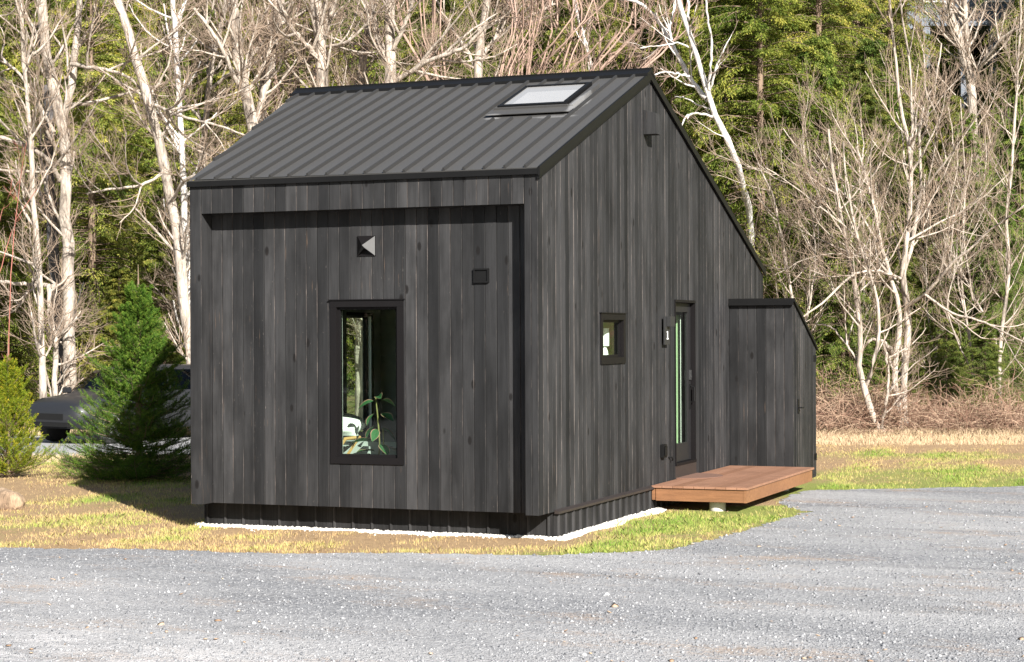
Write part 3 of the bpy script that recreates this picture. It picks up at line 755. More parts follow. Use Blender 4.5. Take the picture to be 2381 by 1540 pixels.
# ------------------------------------------------------------------ grass
def blades(name, x, y, h, wd, tint, mat, lean=.5):
    n = len(x); a = rng.uniform(0, 6.28, n); b = rng.uniform(0, 6.28, n); l = rng.uniform(0, lean, n) * h
    c, s = np.cos(a) * wd / 2, np.sin(a) * wd / 2
    mid = np.stack([x + np.cos(b) * l * .35, y + np.sin(b) * l * .35, h * .6], 1); zz = np.zeros(n)
    V = np.stack([np.stack([x - c, y - s, zz - .005], 1), np.stack([x + c, y + s, zz - .005], 1), mid + np.stack([c, s, zz], 1) * .7,
                  np.stack([x + np.cos(b) * l, y + np.sin(b) * l, h], 1), mid - np.stack([c, s, zz], 1) * .7], 1)
    F = np.arange(5)[None] + (np.arange(n) * 5)[:, None]
    return mesh_np(name, V.reshape(-1, 3), F, mat, tint)
def lawn_ok(x, y):
    k = ~in_gravel(x, y)
    k &= ~((x < .12) & (x > left_x(y) - .05) & (y > YP - .22) & (y < 9.7))
    k &= ~((x > 0) & (x < 1.25) & (y > 3.75) & (y < 9.2))
    s = (x - CPOS[0]) * FH[0] + (y - CPOS[1]) * FH[1]; l = (x - CPOS[0]) * RH[0] + (y - CPOS[1]) * RH[1]
    k &= ~((s > 34) & (s < 41) & (l < -2))
    return k
n = 400000
s_ = 17.5 + 21.5 * rng.uniform(0, 1, n) ** 1.4; lat = rng.uniform(-.36, .40, n) * s_
x = CPOS[0] + RH[0] * lat + FH[0] * s_; y = CPOS[1] + RH[1] * lat + FH[1] * s_
k = lawn_ok(x, y); x, y, s_ = x[k], y[k], s_[k]
g = greenness(x, y); g = g + .42 * nz(x * 2.4, y * 2.4, 1.5)
k = rng.uniform(0, 1, len(x)) < np.clip(.16 + g * .9 + .45 * nz(x * 2, y * 2, 1.7), .05, 1); x, y, g, s_ = x[k], y[k], g[k], s_[k]
h = rng.uniform(.012, .040, len(x)) * (1 + .6 * np.clip(g, 0, 1))
tint = np.clip(g * 1.15 - .12 + rng.normal(0, .2, len(x)), 0, 1)
tag(obj_np('grass', blades('grass', x, y, h, .0036 * (.7 + s_ / 40), tint, M_blade, 1.3)), 'short patchy lawn grass round the cabin', 'grass', kind='stuff')
# dry tall grass along the wood edge and beside the spruce
n = 60000
s_ = rng.uniform(36.2, 41, n); lat = np.where(rng.uniform(0, 1, n) < .75, rng.uniform(4, 13, n), rng.uniform(-13.5, -6, n))
s_ = np.where(lat < 0, np.where(rng.uniform(0, 1, n) < .5, rng.uniform(32.2, 34.0, n), rng.uniform(41, 43, n)), s_)
x = CPOS[0] + RH[0] * lat + FH[0] * s_; y = CPOS[1] + RH[1] * lat + FH[1] * s_
h = rng.uniform(.03, .16, n) * (.7 + .6 * (s_ > 38.8))
tag(obj_np('dry_grass', blades('dry_grass', x, y, h, .006, rng.uniform(0, 1, n), M_dry, .9)), 'tan dead grass along the edge of the woods', 'dry grass', kind='stuff')

# ------------------------------------------------------------------ plant tools
def norm(v): return v / np.maximum(np.linalg.norm(v, axis=-1, keepdims=True), 1e-9)
def tubes(P, Rd, sides):
    N, K = P.shape[:2]
    T = norm(np.gradient(P, axis=1)); ref = np.where(np.abs(T[..., 2:3]) < .9, np.array([0, 0, 1.]), np.array([1., 0, 0]))
    U = norm(np.cross(T, ref)); Wv = np.cross(T, U); an = np.arange(sides) * 2 * np.pi / sides
    V = P[:, :, None] + (U[:, :, None] * np.cos(an)[:, None] + Wv[:, :, None] * np.sin(an)[:, None]) * Rd[:, :, None, None]
    I = np.arange(N * K * sides).reshape(N, K, sides); J = np.roll(I, -1, 2)
    F = np.stack([I[:, :-1], J[:, :-1], J[:, 1:], I[:, 1:]], -1).reshape(-1, 4)
    return V.reshape(-1, 3), F
def merge(parts):
    V, F, o = [], [], 0
    for v, f in parts: V.append(v); F.append(f + o); o += len(v)
    return np.concatenate(V), np.concatenate(F)
def grow(P, Rd, n, L, ang, r, K=6, up=.15, wig=.18, t0=.1, t1=1., g=None, fall=.5, flat=0.):
    g = g or rng; N, Kp = P.shape[:2]
    ln = np.linalg.norm(np.diff(P, axis=1), axis=2).sum(1); i = g.choice(N, n, p=ln / ln.sum())
    t = g.uniform(t0, t1, n); f = t * (Kp - 1); a = np.minimum(f.astype(int), Kp - 2); fr = (f - a)[:, None]
    pos = P[i, a] * (1 - fr) + P[i, a + 1] * fr; tan = norm(P[i, a + 1] - P[i, a]); pr = Rd[i, a] * (1 - fr[:, 0]) + Rd[i, a + 1] * fr[:, 0]
    rd = g.normal(size=(n, 3)); rd = norm(rd - tan * (rd * tan).sum(1, keepdims=True))
    an = g.uniform(*ang, n)[:, None]; d = norm(tan * np.cos(an) + rd * np.sin(an)); d[:, 2] *= (1 - flat); d = norm(d)
    le = L * g.uniform(.5, 1.25, n) * (1 - fall * t); st = le / (K - 1)
    out = np.zeros((n, K, 3)); out[:, 0] = pos
    for k in range(1, K):
        d = norm(d + g.normal(0, wig, (n, 3)) + np.array([0, 0, up])); out[:, k] = out[:, k - 1] + d * st[:, None]
    r0 = np.minimum(pr * .75, r * g.uniform(.7, 1.2, n)); Ro = r0[:, None] * np.linspace(1, .4, K)
    return out, Ro
def resample(pts, K):
    pts = np.array(pts, float); n = len(pts)
    if n > 2:
        e = np.vstack([2 * pts[0] - pts[1], pts, 2 * pts[-1] - pts[-2]]); o = []
        for i in range(n - 1):
            p0, p1, p2, p3 = e[i:i + 4]
            for t in np.linspace(0, 1, 8, endpoint=False): o.append(.5 * (2 * p1 + (p2 - p0) * t + (2 * p0 - 5 * p1 + 4 * p2 - p3) * t * t + (3 * p1 - p0 - 3 * p2 + p3) * t ** 3))
        o.append(pts[-1]); pts = np.array(o)
    d = np.r_[0, np.cumsum(np.linalg.norm(np.diff(pts, axis=0), axis=1))]; q = np.linspace(0, d[-1], K)
    return np.stack([np.interp(q, d, pts[:, c]) for c in range(pts.shape[1])], 1)

def bare_tree(name, stems, s, label, cat='bare tree', mats=(M_bark, M_twig), n1=26, n2=150, n3=700, L1=2.0, L2=1.0, L3=.55, up=.10, seed=0, group=None, base=None, r1=.035, flat=.0, ground=True, tw=1.):
    """stems: list of (polyline in photo pixels or (u, v, depth offset), start width px, end width px)"""
    g = np.random.default_rng(seed); Ps, Rs = [], []
    for si, (pl_, w0, w1) in enumerate(stems):
        b0 = at(pl_[0][0], pl_[0][1], s + (pl_[0][2] if len(pl_[0]) > 2 else 0)); rel = b0 - CPOS
        foot = np.array([b0[0], b0[1], float(terrain(rel @ RH, rel @ FH)) - .12])
        rooted = (si == 0 or name == 'sapling_clump') and b0[2] > foot[2] + .15
        pts = np.array([np.append(at(p[0], p[1], s + (p[2] if len(p) > 2 else 0)), (w0 + (w1 - w0) * i / max(1, len(pl_) - 1)) / 2 / CF * s) for i, p in enumerate(pl_)])
        if rooted: pts = np.vstack([np.append(foot, pts[0, 3] * 1.15), pts])
        q = resample(pts, 18); j = g.normal(0, 1, (18, 3)) * (q[:, 3:4] * .12 + .006); j[0] = 0
        Ps.append(q[:, :3] + j); Rs.append(q[:, 3] * (1 + g.normal(0, .05, 18)))
    P0, R0 = np.array(Ps), np.array(Rs)
    loc = np.array(base) if base is not None else P0[0, 0].copy()
    if ground and base is None: loc = P0[0, 0].copy()
    root = tag(empty(name, loc), label, cat, group)
    P0 = P0 - loc
    P1, R1 = grow(P0, R0, n1, L1, (.45, 1.2), r1, 8, up * .8, .10, .12, 1, g, .35, flat)
    P2, R2 = grow(np.concatenate([P1]), R1, n2, L2, (.4, 1.1), r1 * .34, 6, up, .12, .15, 1, g)
    both_P = np.concatenate([resample_np(P1, 6), P2]); both_R = np.concatenate([R1[:, [0, 1, 3, 4, 6, 7]], R2])
    P3, R3 = grow(both_P, both_R, int(n3 * (1.35 if P0[0, 0, 0] + loc[0] < -6 else 1)), L3, (.3, .95), .0055 * tw, 5, up * 1.3, .14, .2, 1, g)
    R2 = np.maximum(R2, .0042 * tw); R3 = np.maximum(R3, .0026 * tw)
    V, F = merge([tubes(P0, R0, 10), tubes(P1, R1, 5)])
    obj_np('trunk', mesh_np('trunk', V, F, mats[0], smooth=True), root)
    V, F = merge([tubes(P2, R2, 4), tubes(P3, R3, 3)])
    obj_np('twigs', mesh_np('twigs', V, F, mats[1]), root)
    return root
def resample_np(P, K):
    idx = np.round(np.linspace(0, P.shape[1] - 1, K)).astype(int); return P[:, idx]

# ------------------------------------------------------------------ bare trees, left to right
bare_tree('bare_tree', [
    ([(164, 1012), (163, 920), (161, 800), (160, 700), (159, 600), (158, 520), (150, 377), (140, 264), (130, 220), (113, 150), (102, 75), (94, 0), (90, -60)], 32, 22),
    ([(148, 330, 0), (151, 256, .2), (166, 196, .3), (172, 140, .4), (177, 94, .5), (184, 20, .5), (190, -50, .6)], 22, 14),
    ([(150, 670), (120, 665, -.3), (70, 662, -.6), (0, 655, -1)], 13, 8), ([(140, 420), (110, 370, -.5), (60, 340, -1), (0, 318, -1.2)], 13, 9),
    ([(126, 310), (100, 260, .5), (60, 190, 1), (0, 130, 1)], 10, 6), ([(165, 150), (230, 160, -.5), (300, 180, -.9), (352, 240, -1)], 10, 5), ([(112, 150), (70, 60, .4), (35, 0, .8), (25, -40, .8)], 10, 5)],
    43.3, 'thick pale twin-stemmed bare tree forking high at the far left', n1=46, n2=330, n3=1500, L1=2.4, seed=1, r1=.04)
bare_tree('bare_tree', [([(107, 1014), (100, 900), (96, 760), (92, 640), (84, 540), (76, 420), (70, 330), (62, 210), (52, 80), (48, -40)], 17, 9)], 41.6,
    'slender white-barked bare tree in front of the thick twin-stemmed one', mats=(M_bark, M_twig), n1=30, n2=200, n3=900, L1=1.8, seed=2)
bare_tree('bare_tree', [([(150, 985), (146, 880), (136, 760), (127, 640), (121, 500), (117, 400), (115, 310), (108, 200)], 32, 22)], 44.6,
    'dark grey straight trunk close left of the thick pale twin-stemmed tree', mats=(M_darkbark, M_twig), n1=14, n2=80, n3=300, seed=3)
bare_tree('bare_tree', [([(128, 1010), (127, 900), (130, 800), (118, 740), (112, 660)], 14, 10)], 42.8, 'short bent tan trunk between the white-barked and thick trees', n1=12, n2=70, n3=300, L1=1.2, seed=4)
bare_tree('bare_tree', [
    ([(452, 985), (444, 850), (432, 720), (420, 600), (404, 500), (388, 410), (370, 320), (345, 230), (322, 150), (295, 60), (270, -10), (255, -50)], 26, 20),
    ([(398, 475), (430, 420, -.5), (500, 395, -.8), (560, 385, -1)], 8, 5), ([(385, 400), (330, 430, -.4), (270, 440, -.8), (200, 450, -1.1)], 8, 4), ([(350, 240), (420, 270, -.4), (500, 290, -.8), (580, 320, -1)], 8, 4)],
    42.2, 'grey-white bare tree leaning left beside the cabin corner', n1=40, n2=300, n3=1400, L1=2.3, seed=5)
bare_tree('bare_tree', [([(446, 1000), (440, 800), (436, 600), (430, 470), (424, 380), (420, 290), (414, 170), (405, 60), (400, -50)], 17, 12)], 44.5,
    'straight thin white bare tree right beside the cabin corner', mats=(M_birch, M_twig), n1=34, n2=240, n3=1000, seed=6)
bare_tree('bare_tree', [([(470, 800), (470, 600), (472, 400), (476, 310), (486, 200), (500, 120), (520, 40), (530, -40)], 18, 10), ([(478, 290), (430, 230, .4), (400, 150, .7), (380, 60, 1)], 8, 4), ([(486, 210), (540, 170, -.4), (590, 150, -.8), (650, 100, -1)], 9, 4)],
    46, 'tan bare tree bending right above the left roof end', n1=36, n2=260, n3=1200, seed=7)
bare_tree('bare_tree', [
    ([(600, 820), (600, 500), (590, 320), (578, 250), (565, 180), (556, 120), (545, 40), (535, -60)], 30, 24), ([(575, 240), (550, 190, -.4), (525, 130, -.6), (490, 70, -.8), (450, 20, -1)], 12, 7),
    ([(562, 160), (600, 110, .4), (650, 60, .6), (690, 20, 1)], 10, 5), ([(588, 310), (620, 200, .5), (640, 110, .7), (655, 20, .9), (660, -40, 1)], 17, 11)],
    43.5, 'broad pale bare tree with many limbs behind the upper left roof edge', n1=52, n2=380, n3=1700, L1=2.3, seed=8)
bare_tree('bare_tree', [([(612, 800), (612, 400), (610, 250), (626, 130), (640, 50), (652, -40)], 26, 18), ([(612, 260), (650, 190, -.5), (700, 150, -.8), (760, 120, -1)], 10, 5)], 46.5,
    'pale bare tree right behind the broad many-limbed one', n1=40, n2=280, n3=1300, seed=9)
bare_tree('bare_tree', [
    ([(752, 800), (752, 400), (750, 200), (745, 120), (738, 60), (728, -50)], 30, 27), ([(745, 90), (765, 40, .2), (780, -20, .4), (786, -60, .4)], 18, 14), ([(748, 140), (700, 90, -.5), (660, 30, -.9), (640, -30, -1)], 12, 7), ([(750, 110), (800, 100, -.4), (850, 60, -.7), (880, 0, -1)], 8, 5)],
    44, 'thick whitish forked trunk rising behind the roof ridge', n1=50, n2=360, n3=1600, L1=2.4, seed=10)
bare_tree('bare_tree', [([(838, 800), (838, 400), (838, 190), (850, 110), (862, 50), (868, -40)], 24, 15)], 45, 'pale straight bare tree between the two thick trunks behind the ridge', n1=42, n2=280, n3=1300, seed=11)
bare_tree('bare_tree', [
    ([(903, 800), (903, 400), (903, 190), (908, 120), (905, 60), (910, -50)], 30, 24), ([(905, 170), (885, 100, .3), (872, 50, .5), (850, 0, .6)], 12, 8), ([(920, 190), (980, 150, -.4), (1030, 130, -.7), (1078, 112, -.9), (1130, 60, -1.2)], 12, 7), ([(908, 130), (940, 60, -.3), (960, 0, -.5)], 12, 8)],
    43.5, 'thick mottled trunk with a long limb reaching right above the ridge', n1=52, n2=360, n3=1700, L1=2.3, seed=12)
bare_tree('bare_tree', [([(1112, 800), (1112, 400), (1112, 180), (1115, 110), (1125, 40), (1136, -40)], 26, 18), ([(1114, 150), (1150, 90, .3), (1210, 50, .6), (1290, 10, 1)], 9, 5), ([(1112, 170), (1080, 110, .3), (1040, 50, .6), (1010, -10, 1)], 9, 5)],
    46, 'solitary tan trunk behind the middle of the roof ridge', n1=50, n2=360, n3=1600, L1=2.2, seed=13)
# whippy pinkish thicket of saplings right of it
for k, (u, ub, hh, lab) in enumerate(((1180, 1240, 0, 'spray of thin tan saplings behind the ridge left of the skylight'), (1260, 1310, 1, 'fan of pinkish whippy saplings behind the skylight'), (1345, 1420, 0, 'fan of thin pinkish saplings behind the right ridge end'),
                                        (1030, 1010, 1, 'thin tangled saplings behind the ridge between two pale trunks'), (1430, 1475, 1, 'reddish tangled saplings beside the white birch top'), (680, 660, 0, 'thin sapling clump behind the left ridge end'))):
    g = np.random.default_rng(60 + k); st = []
    for i in range(8):
        a_ = g.uniform(-1, 1); st.append(([(u + a_ * 10, 760, g.uniform(-.5, .5)), (u + a_ * 30, 400), (u + a_ * 55, 190, g.uniform(-.8, .8)), (ub + a_ * 110, 60 + 30 * hh), (ub + a_ * 150, -40, g.uniform(-1, 1))], 7, 3))
    bare_tree('sapling_clump', st, 44.5 + 1.2 * hh + .25 * k, lab, 'sapling', (M_pinktwig, M_pinktwig), n1=60, n2=260, n3=700, L1=1.8, L2=1.0, seed=70 + k, up=.16, r1=.016)
# birch, upper right of the gable
bare_tree('birch_tree', [
    ([(1758, 790, 2), (1752, 620, 1.5), (1740, 480, 1), (1712, 375, 0), (1690, 320), (1664, 270), (1650, 235), (1638, 200), (1622, 140), (1604, 80), (1588, 40), (1574, -10), (1568, -60)], 17, 10),
    ([(1645, 230), (1628, 215, .2), (1602, 178, .4), (1570, 115, .6), (1545, 75, .8), (1520, 35, 1), (1480, 4, 1.2), (1440, -2, 1.4)], 13, 7),
    ([(1646, 222), (1652, 160, -.3), (1654, 90, -.5), (1645, 40, -.7), (1640, -20, -.8)], 7, 4), ([(1650, 215), (1668, 150, -.4), (1691, 98, -.6)], 6, 3),
    ([(1602, 178), (1575, 172, -.4), (1545, 168, -.7), (1514, 178, -1)], 6, 3), ([(1655, 272), (1620, 264, -.4), (1595, 272, -.7), (1584, 298, -.8)], 6, 3), ([(1652, 255), (1625, 245, .3), (1592, 228, .6), (1570, 226, .9)], 5, 2),
    ([(1600, 110), (1580, 100, -.3), (1545, 105, -.6), (1490, 112, -1)], 5, 2), ([(1562, 95), (1558, 60, .3), (1568, 20, .5), (1572, -20, .6)], 6, 3), ([(1597, 65), (1600, 30), (1602, -30)], 7, 5)],
    43.8, 'bright white birch leaning over the right slope of the roof', 'birch tree', (M_birch, M_twigb), n1=24, n2=110, n3=420, L1=1.0, L2=.7, seed=14, r1=.022)
bare_tree('birch_tree', [([(1440, 500), (1420, 320), (1380, 165), (1362, 110), (1345, 50), (1325, -40)], 10, 7)], 46.5, 'thin white birch stem poking out behind the ridge right of the skylight', 'birch tree', (M_birch, M_twigb), n1=14, n2=60, n3=240, L1=1.0, seed=15)
# big spreading tree right
bare_tree('bare_tree', [
    ([(2094, 1012), (2092, 965), (2082, 900), (2082, 825), (2092, 787), (2092, 735), (2084, 685), (2069, 636), (2046, 568), (2036, 500), (2015, 420), (1990, 340)], 15.8, 5.8),
    ([(2108, 1012, .2), (2105, 965, .2), (2101, 882, .2), (2111, 787, .2), (2105, 704, .1), (2099, 655), (2103, 580), (2116, 500), (2120, 385), (2109, 315), (2095, 265), (2085, 170), (2074, 62), (2064, -40)], 19.4, 5.0),
    ([(2100, 640, .2), (2122, 560, .4), (2138, 460, .5), (2140, 381, .5), (2140, 290, .6), (2160, 220, .8), (2173, 199, .8), (2190, 100, 1)], 9.4, 3.6), ([(2118, 420), (2122, 330), (2120, 257), (2117, 166), (2098, 40), (2090, -40)], 7.2, 3.6),
    ([(2108, 712), (2156, 682, -.5), (2175, 655, -.7), (2220, 606, -1), (2269, 568, -1.3), (2307, 531, -1.5), (2381, 480, -2)], 8.6, 4.3), ([(2152, 686, -.5), (2212, 727, -.9), (2288, 750, -1.3), (2390, 800, -1.8)], 6.5, 3.6),
    ([(2094, 648), (2043, 630, -.5), (1982, 640, -.9), (1930, 690, -1.2), (1892, 719, -1.4), (1869, 738, -1.5)], 6.5, 3.6), ([(2090, 660), (2040, 600, .5), (1960, 590, 1), (1880, 600, 1.4), (1800, 640, 1.8)], 5.0, 2.2),
    ([(2110, 560), (2180, 520, .6), (2260, 480, 1), (2350, 400, 1.4)], 5.8, 2.2), ([(2070, 640), (2000, 560, -.7), (1930, 500, -1.2), (1840, 430, -1.6), (1780, 390, -1.8)], 5.8, 2.2), ([(2046, 568), (1980, 470, .4), (1900, 400, .8), (1820, 300, 1.2)], 5.0, 2.2),
    ([(2116, 480), (2180, 400, -.5), (2240, 320, -.9), (2300, 220, -1.2)], 5.8, 2.2), ([(2084, 830), (2060, 800, -.2), (2030, 790, -.3), (2012, 802, -.5)], 10.8, 5.0)],
    40.2, 'wide multi-stemmed bare tree standing on the lawn edge at right', n1=90, n2=620, n3=2300, L1=2.0, L2=1.15, L3=.6, up=.15, seed=16, r1=.026, mats=(M_bark, M_twig))
bare_tree('bare_tree', [
    ([(2056, 1012), (2040, 985), (2024, 946), (2008, 895), (2000, 860), (2001, 800), (1996, 740), (1984, 650), (1970, 570), (1955, 500), (1935, 380), (1925, 300)], 18, 6),
    ([(2012, 900), (2035, 830, -.3), (2043, 780, -.3), (2040, 700, -.3), (2020, 630, -.4), (1995, 560, -.5), (1975, 460, -.6), (1960, 330, -.7)], 10, 4),
    ([(2000, 850), (1960, 790, .4), (1930, 760, .7), (1900, 755, 1)], 6, 3), ([(2048, 1000), (2062, 930, -.4), (2066, 860, -.4), (2055, 800, -.5)], 8, 5)],
    39.6, 'leaning low bare tree at the foot of the wide right-hand tree', n1=32, n2=190, n3=600, L1=1.6, seed=17, up=.13, r1=.02)
bare_tree('bare_tree', [([(2275, 560, 1), (2268, 420, .6), (2262, 300), (2256, 190), (2240, 130), (2232, 93), (2217, 60), (2208, 10), (2200, -50)], 26, 12), ([(2252, 150), (2248, 80), (2246, 40), (2240, -40)], 14, 10), ([(2258, 200), (2290, 140, -.5), (2330, 90, -.9), (2381, 50, -1.2)], 8, 4)],
    50, 'tan bare tree high on the slope below the hilltop house', n1=50, n2=330, n3=1400, L1=2.0, seed=18)
bare_tree('bare_tree', [([(2330, 1010), (2322, 880), (2330, 760), (2345, 640), (2340, 520), (2352, 400), (2362, 250), (2370, 100), (2374, -30)], 10, 5), ([(2326, 820), (2280, 720, .4), (2240, 640, .8), (2200, 560, 1.2)], 6, 3)], 43, 'thin grey sapling near the right edge of the picture', 'sapling', n1=40, n2=260, n3=1000, seed=19, r1=.016)
bare_tree('bare_tree', [([(1845, 1000), (1850, 860), (1842, 700), (1820, 560), (1795, 450), (1760, 380)], 8, 4), ([(1850, 850), (1880, 720, .4), (1895, 600, .8), (1885, 450, 1)], 6, 3)], 42.5, 'thin sapling rising behind the storage closet', 'sapling', n1=40, n2=260, n3=1100, seed=20, r1=.016, L1=1.6)
bare_tree('sapling_clump', [([(20 + 12 * i, 860, .2 * i), (25 + 14 * i, 640), (40 + 22 * i, 480, .3), (60 + 32 * i, 330)], 2.5, 1.2) for i in range(1)] + [([(-60, 900), (20, 560), (85, 440)], 2.5, 1.2), ([(-80, 860), (0, 510), (45, 420)], 2.2, 1)], 31.5,
    'thin red-twigged shrub reaching in at the left edge', 'shrub', (M_redtwig, M_redtwig), n1=7, n2=18, n3=40, L1=.6, L2=.3, L3=.2, seed=21, r1=.007)

for k, (u, dp, lab) in enumerate(((2000, 45, 'tall thin twiggy sapling left of the wide right-hand tree'), (2180, 44.6, 'thin twiggy sapling right of the wide right-hand tree'),
                                  (2260, 43.2, 'twiggy sapling beneath the long right-hand limb'))):
    g = np.random.default_rng(90 + k)
    st = [([(u, 1000), (u + g.uniform(-12, 12), 850), (u + g.uniform(-30, 30), 650), (u + g.uniform(-50, 50), 450), (u + g.uniform(-80, 80), 230 + 60 * g.uniform())], 7, 2.5)]
    st += [([(u + g.uniform(-6, 6), 880 - 90 * j), (u + g.uniform(-60, 60), 700 - 90 * j, g.uniform(-.6, .6)), (u + g.uniform(-110, 110), 480 - 60 * j, g.uniform(-1, 1))], 4.5, 1.8) for j in range(3)]
    bare_tree('sapling', st, dp, lab, 'sapling', n1=30, n2=170, n3=600, L1=1.4, L2=.9, seed=120 + k, r1=.013, up=.15)
# ------------------------------------------------------------------ conifers
def kites(pos, d, side, ln, wd):
    n = len(pos); a = pos; b = pos + d * (ln * .45)[:, None] + side * (wd / 2)[:, None]; c = pos + d * ln[:, None]; e = pos + d * (ln * .45)[:, None] - side * (wd / 2)[:, None]
    return np.stack([a, b, c, e], 1).reshape(-1, 3), np.arange(n * 4).reshape(n, 4)
def hemlock(seed, H, Rm, nb=420, per=300, ln=.085, wd=.026, droop=.32, low=.04, shape=.8, rise=.0):
    g = np.random.default_rng(seed)
    t = g.uniform(low, .985, nb) ** .92; az = g.uniform(0, 6.28, nb); L = Rm * (1.02 - t) ** shape * g.uniform(.55, 1.12, nb) + .15
    L *= 1 + .22 * np.sin(az * 3 + t * 7 + seed)
    K = 7; P = np.zeros((nb, K, 3)); P[:, 0] = np.stack([np.zeros(nb), np.zeros(nb), t * H], 1)
    d = np.stack([np.cos(az), np.sin(az), np.full(nb, rise) + .35 * t], 1); d = norm(d)
    for k in range(1, K):
        d = norm(d + g.normal(0, .07, (nb, 3)) - np.array([0, 0, droop * k / K])); P[:, k] = P[:, k - 1] + d * (L / (K - 1))[:, None]
    Rb = np.maximum(.012, L * .009)[:, None] * np.linspace(1, .3, K)
    n = nb * per; i = np.repeat(np.arange(nb), per); u = g.uniform(.08, 1, n) ** .85; f = u * (K - 1); a = np.minimum(f.astype(int), K - 2); fr = (f - a)[:, None]
    tan = norm(P[i, a + 1] - P[i, a]); base = P[i, a] * (1 - fr) + P[i, a + 1] * fr
    sd = norm(np.cross(tan, np.array([0, 0, 1.]))); sg = g.choice([-1, 1], n)[:, None]
    off = g.uniform(0, .26, n) * L[i] * (1.12 - u) * 1.2
    fd = norm(tan * .75 + sd * sg * .75 + np.array([0, 0, -.1]))
    pos = base + fd * off[:, None] - np.array([0, 0, 1.]) * (off ** 1.3 * .35)[:, None] + g.normal(0, .03, (n, 3))
    d2 = norm(fd + tan * g.uniform(-.3, .7, n)[:, None] + g.normal(0, .42, (n, 3)) - np.array([0, 0, .35]))
    s2 = norm(np.cross(d2, g.normal(0, .45, (n, 3)) + np.array([0, 0, 1.])))
    V1, F1 = kites(pos, d2, s2, ln * g.uniform(.6, 1.4, n), wd * g.uniform(.7, 1.3, n))
    bt = g.normal(0, .13, nb); tn = np.clip(.47 + bt[i] + g.normal(0, .17, n) + .22 * (u - .6), 0, 1)
    V2, F2 = tubes(P, Rb, 3)
    tr = np.array([[(0, 0, -1), (0, 0, H * .35), (0, 0, H * .7), (0, 0, H)]], float); V3, F3 = tubes(tr, np.array([[H * .011, H * .008, H * .004, .008]]), 8)
    return mesh_np('crown', V1, F1, M_hem, tn), merge_mesh('trunk', [(V3, F3), (V2, F2)], M_brownbark)
def merge_mesh(name, parts, mat):
    V, F = merge(parts); return mesh_np(name, V, F, mat, smooth=True)
HEM = [hemlock(101, 13, 3.3), hemlock(102, 11, 3.0, droop=.45), hemlock(103, 15, 3.4, 470), hemlock(104, 9, 2.7, 350, 280, droop=.2), hemlock(105, 12, 3.6, 400, 310, droop=.55)]
def conifer(kind, lat, s, sc, tint, label, group, rz=None, sink=.3):
    rt = tag(empty('conifer_tree', gp(lat, s, float(terrain(lat, s)) - sink), rng.uniform(0, 6.28) if rz is None else rz), label, 'conifer', group)
    rt.scale = (sc * rng.uniform(.9, 1.12), sc * rng.uniform(.9, 1.12), sc)
    for nm, me in zip(('crown', 'trunk'), HEM[kind]):
        o = obj_np(nm, me, rt); o.color = (*tint, 1)
    return rt
def tintv(y=0., v=1.):
    k = v * rng.uniform(.85, 1.15); return (k * (1 + .55 * y + rng.normal(0, .05)), k * (1 + .18 * y), k * (1 - .1 * y + rng.normal(0, .08)))
# two large hemlocks just right of the cabin, drawn singly
conifer(2, latpx(1770, 46.2), 46.2, 1.0, tintv(-.05, 1.12), 'tall dark hemlock with a sloping sunlit edge right of the roof', None)
conifer(4, latpx(1905, 46.6), 46.6, .82, tintv(.1, 1.15), 'bushy hemlock directly above the storage closet', None)
conifer(3, latpx(2290, 42.6), 42.6, .33, tintv(-.1, 1.0), 'small bright green hemlock low beside the brambles at right', None)
conifer(0, latpx(1690, 47.5), 47.5, .9, tintv(-.1, 1.0), 'dark hemlock close behind the leaning white birch', None)
conifer(1, latpx(1800, 44.4), 44.4, .42, tintv(.0, .9), 'short dark hemlock showing past the rear roof slope', None)
conifer(3, latpx(2060, 45.5), 45.5, .55, tintv(.1, 1.15), 'mid-sized hemlock behind the twin stems of the wide tree', None)
conifer(0, latpx(1960, 45), 45, .5, tintv(-.05, 1.2), 'hemlock filling the gap between closet and wide tree', None)
conifer(4, latpx(2330, 46), 46, .5, tintv(-.1, 1.2), 'fresh green hemlock near the right picture edge', None)
conifer(3, latpx(2200, 44.5), 44.5, .42, tintv(-.05, 1.15), 'low hemlock behind the wide right-hand bare tree', None)
rows = [(46.6, 2.3, .55), (48.5, 2.8, .74), (51.5, 3.1, .85), (55, 3.3, .92), (59, 3.5, .95), (63.5, 3.8, 1.0), (69, 4.2, 1.0), (75, 4.6, 1.05)]
for ri, (s0, sp, sc) in enumerate(rows):
    half = .272 * s0 + 5.0; l = -half + rng.uniform(0, sp)
    while l < half:
        ll, ss = l + rng.normal(0, .45), s0 + rng.normal(0, .6)
        u = ll / ss * CF + 1190.5
        left = u < 1000
        if ri < 2 and 1650 < u < 1950: l += sp; continue
        if ri == 0 and left and rng.uniform() < .25: l += sp; continue
        if ri < 2 and 480 < u < 1500: l += sp; continue
        yv = rng.uniform(.1, .7) if left else rng.uniform(-.35, .4)
        lab, grp = (('yellowish green conifer on the wooded slope behind the bare trees at left', 'yellowish conifers on the left slope') if left else
                    ('deep green hemlock among others on the wooded slope right of the ridge', 'hemlocks on the right slope'))
        kk = sc * rng.uniform(.75, 1.2)
        if 2105 < u < 2350 and ss < 67.5:                 # the clearing below the hilltop house
            kk = min(kk, max(.16, ((775 - 110) / CF * ss + 2.19 - float(terrain(ll, ss))) / 13.5))
        conifer(int(rng.integers(0, 5)), ll, ss, kk, tintv(yv, rng.uniform(1.1, 1.5) if left else rng.uniform(.95, 1.35)), lab, grp)
        l += sp * rng.uniform(.8, 1.2)
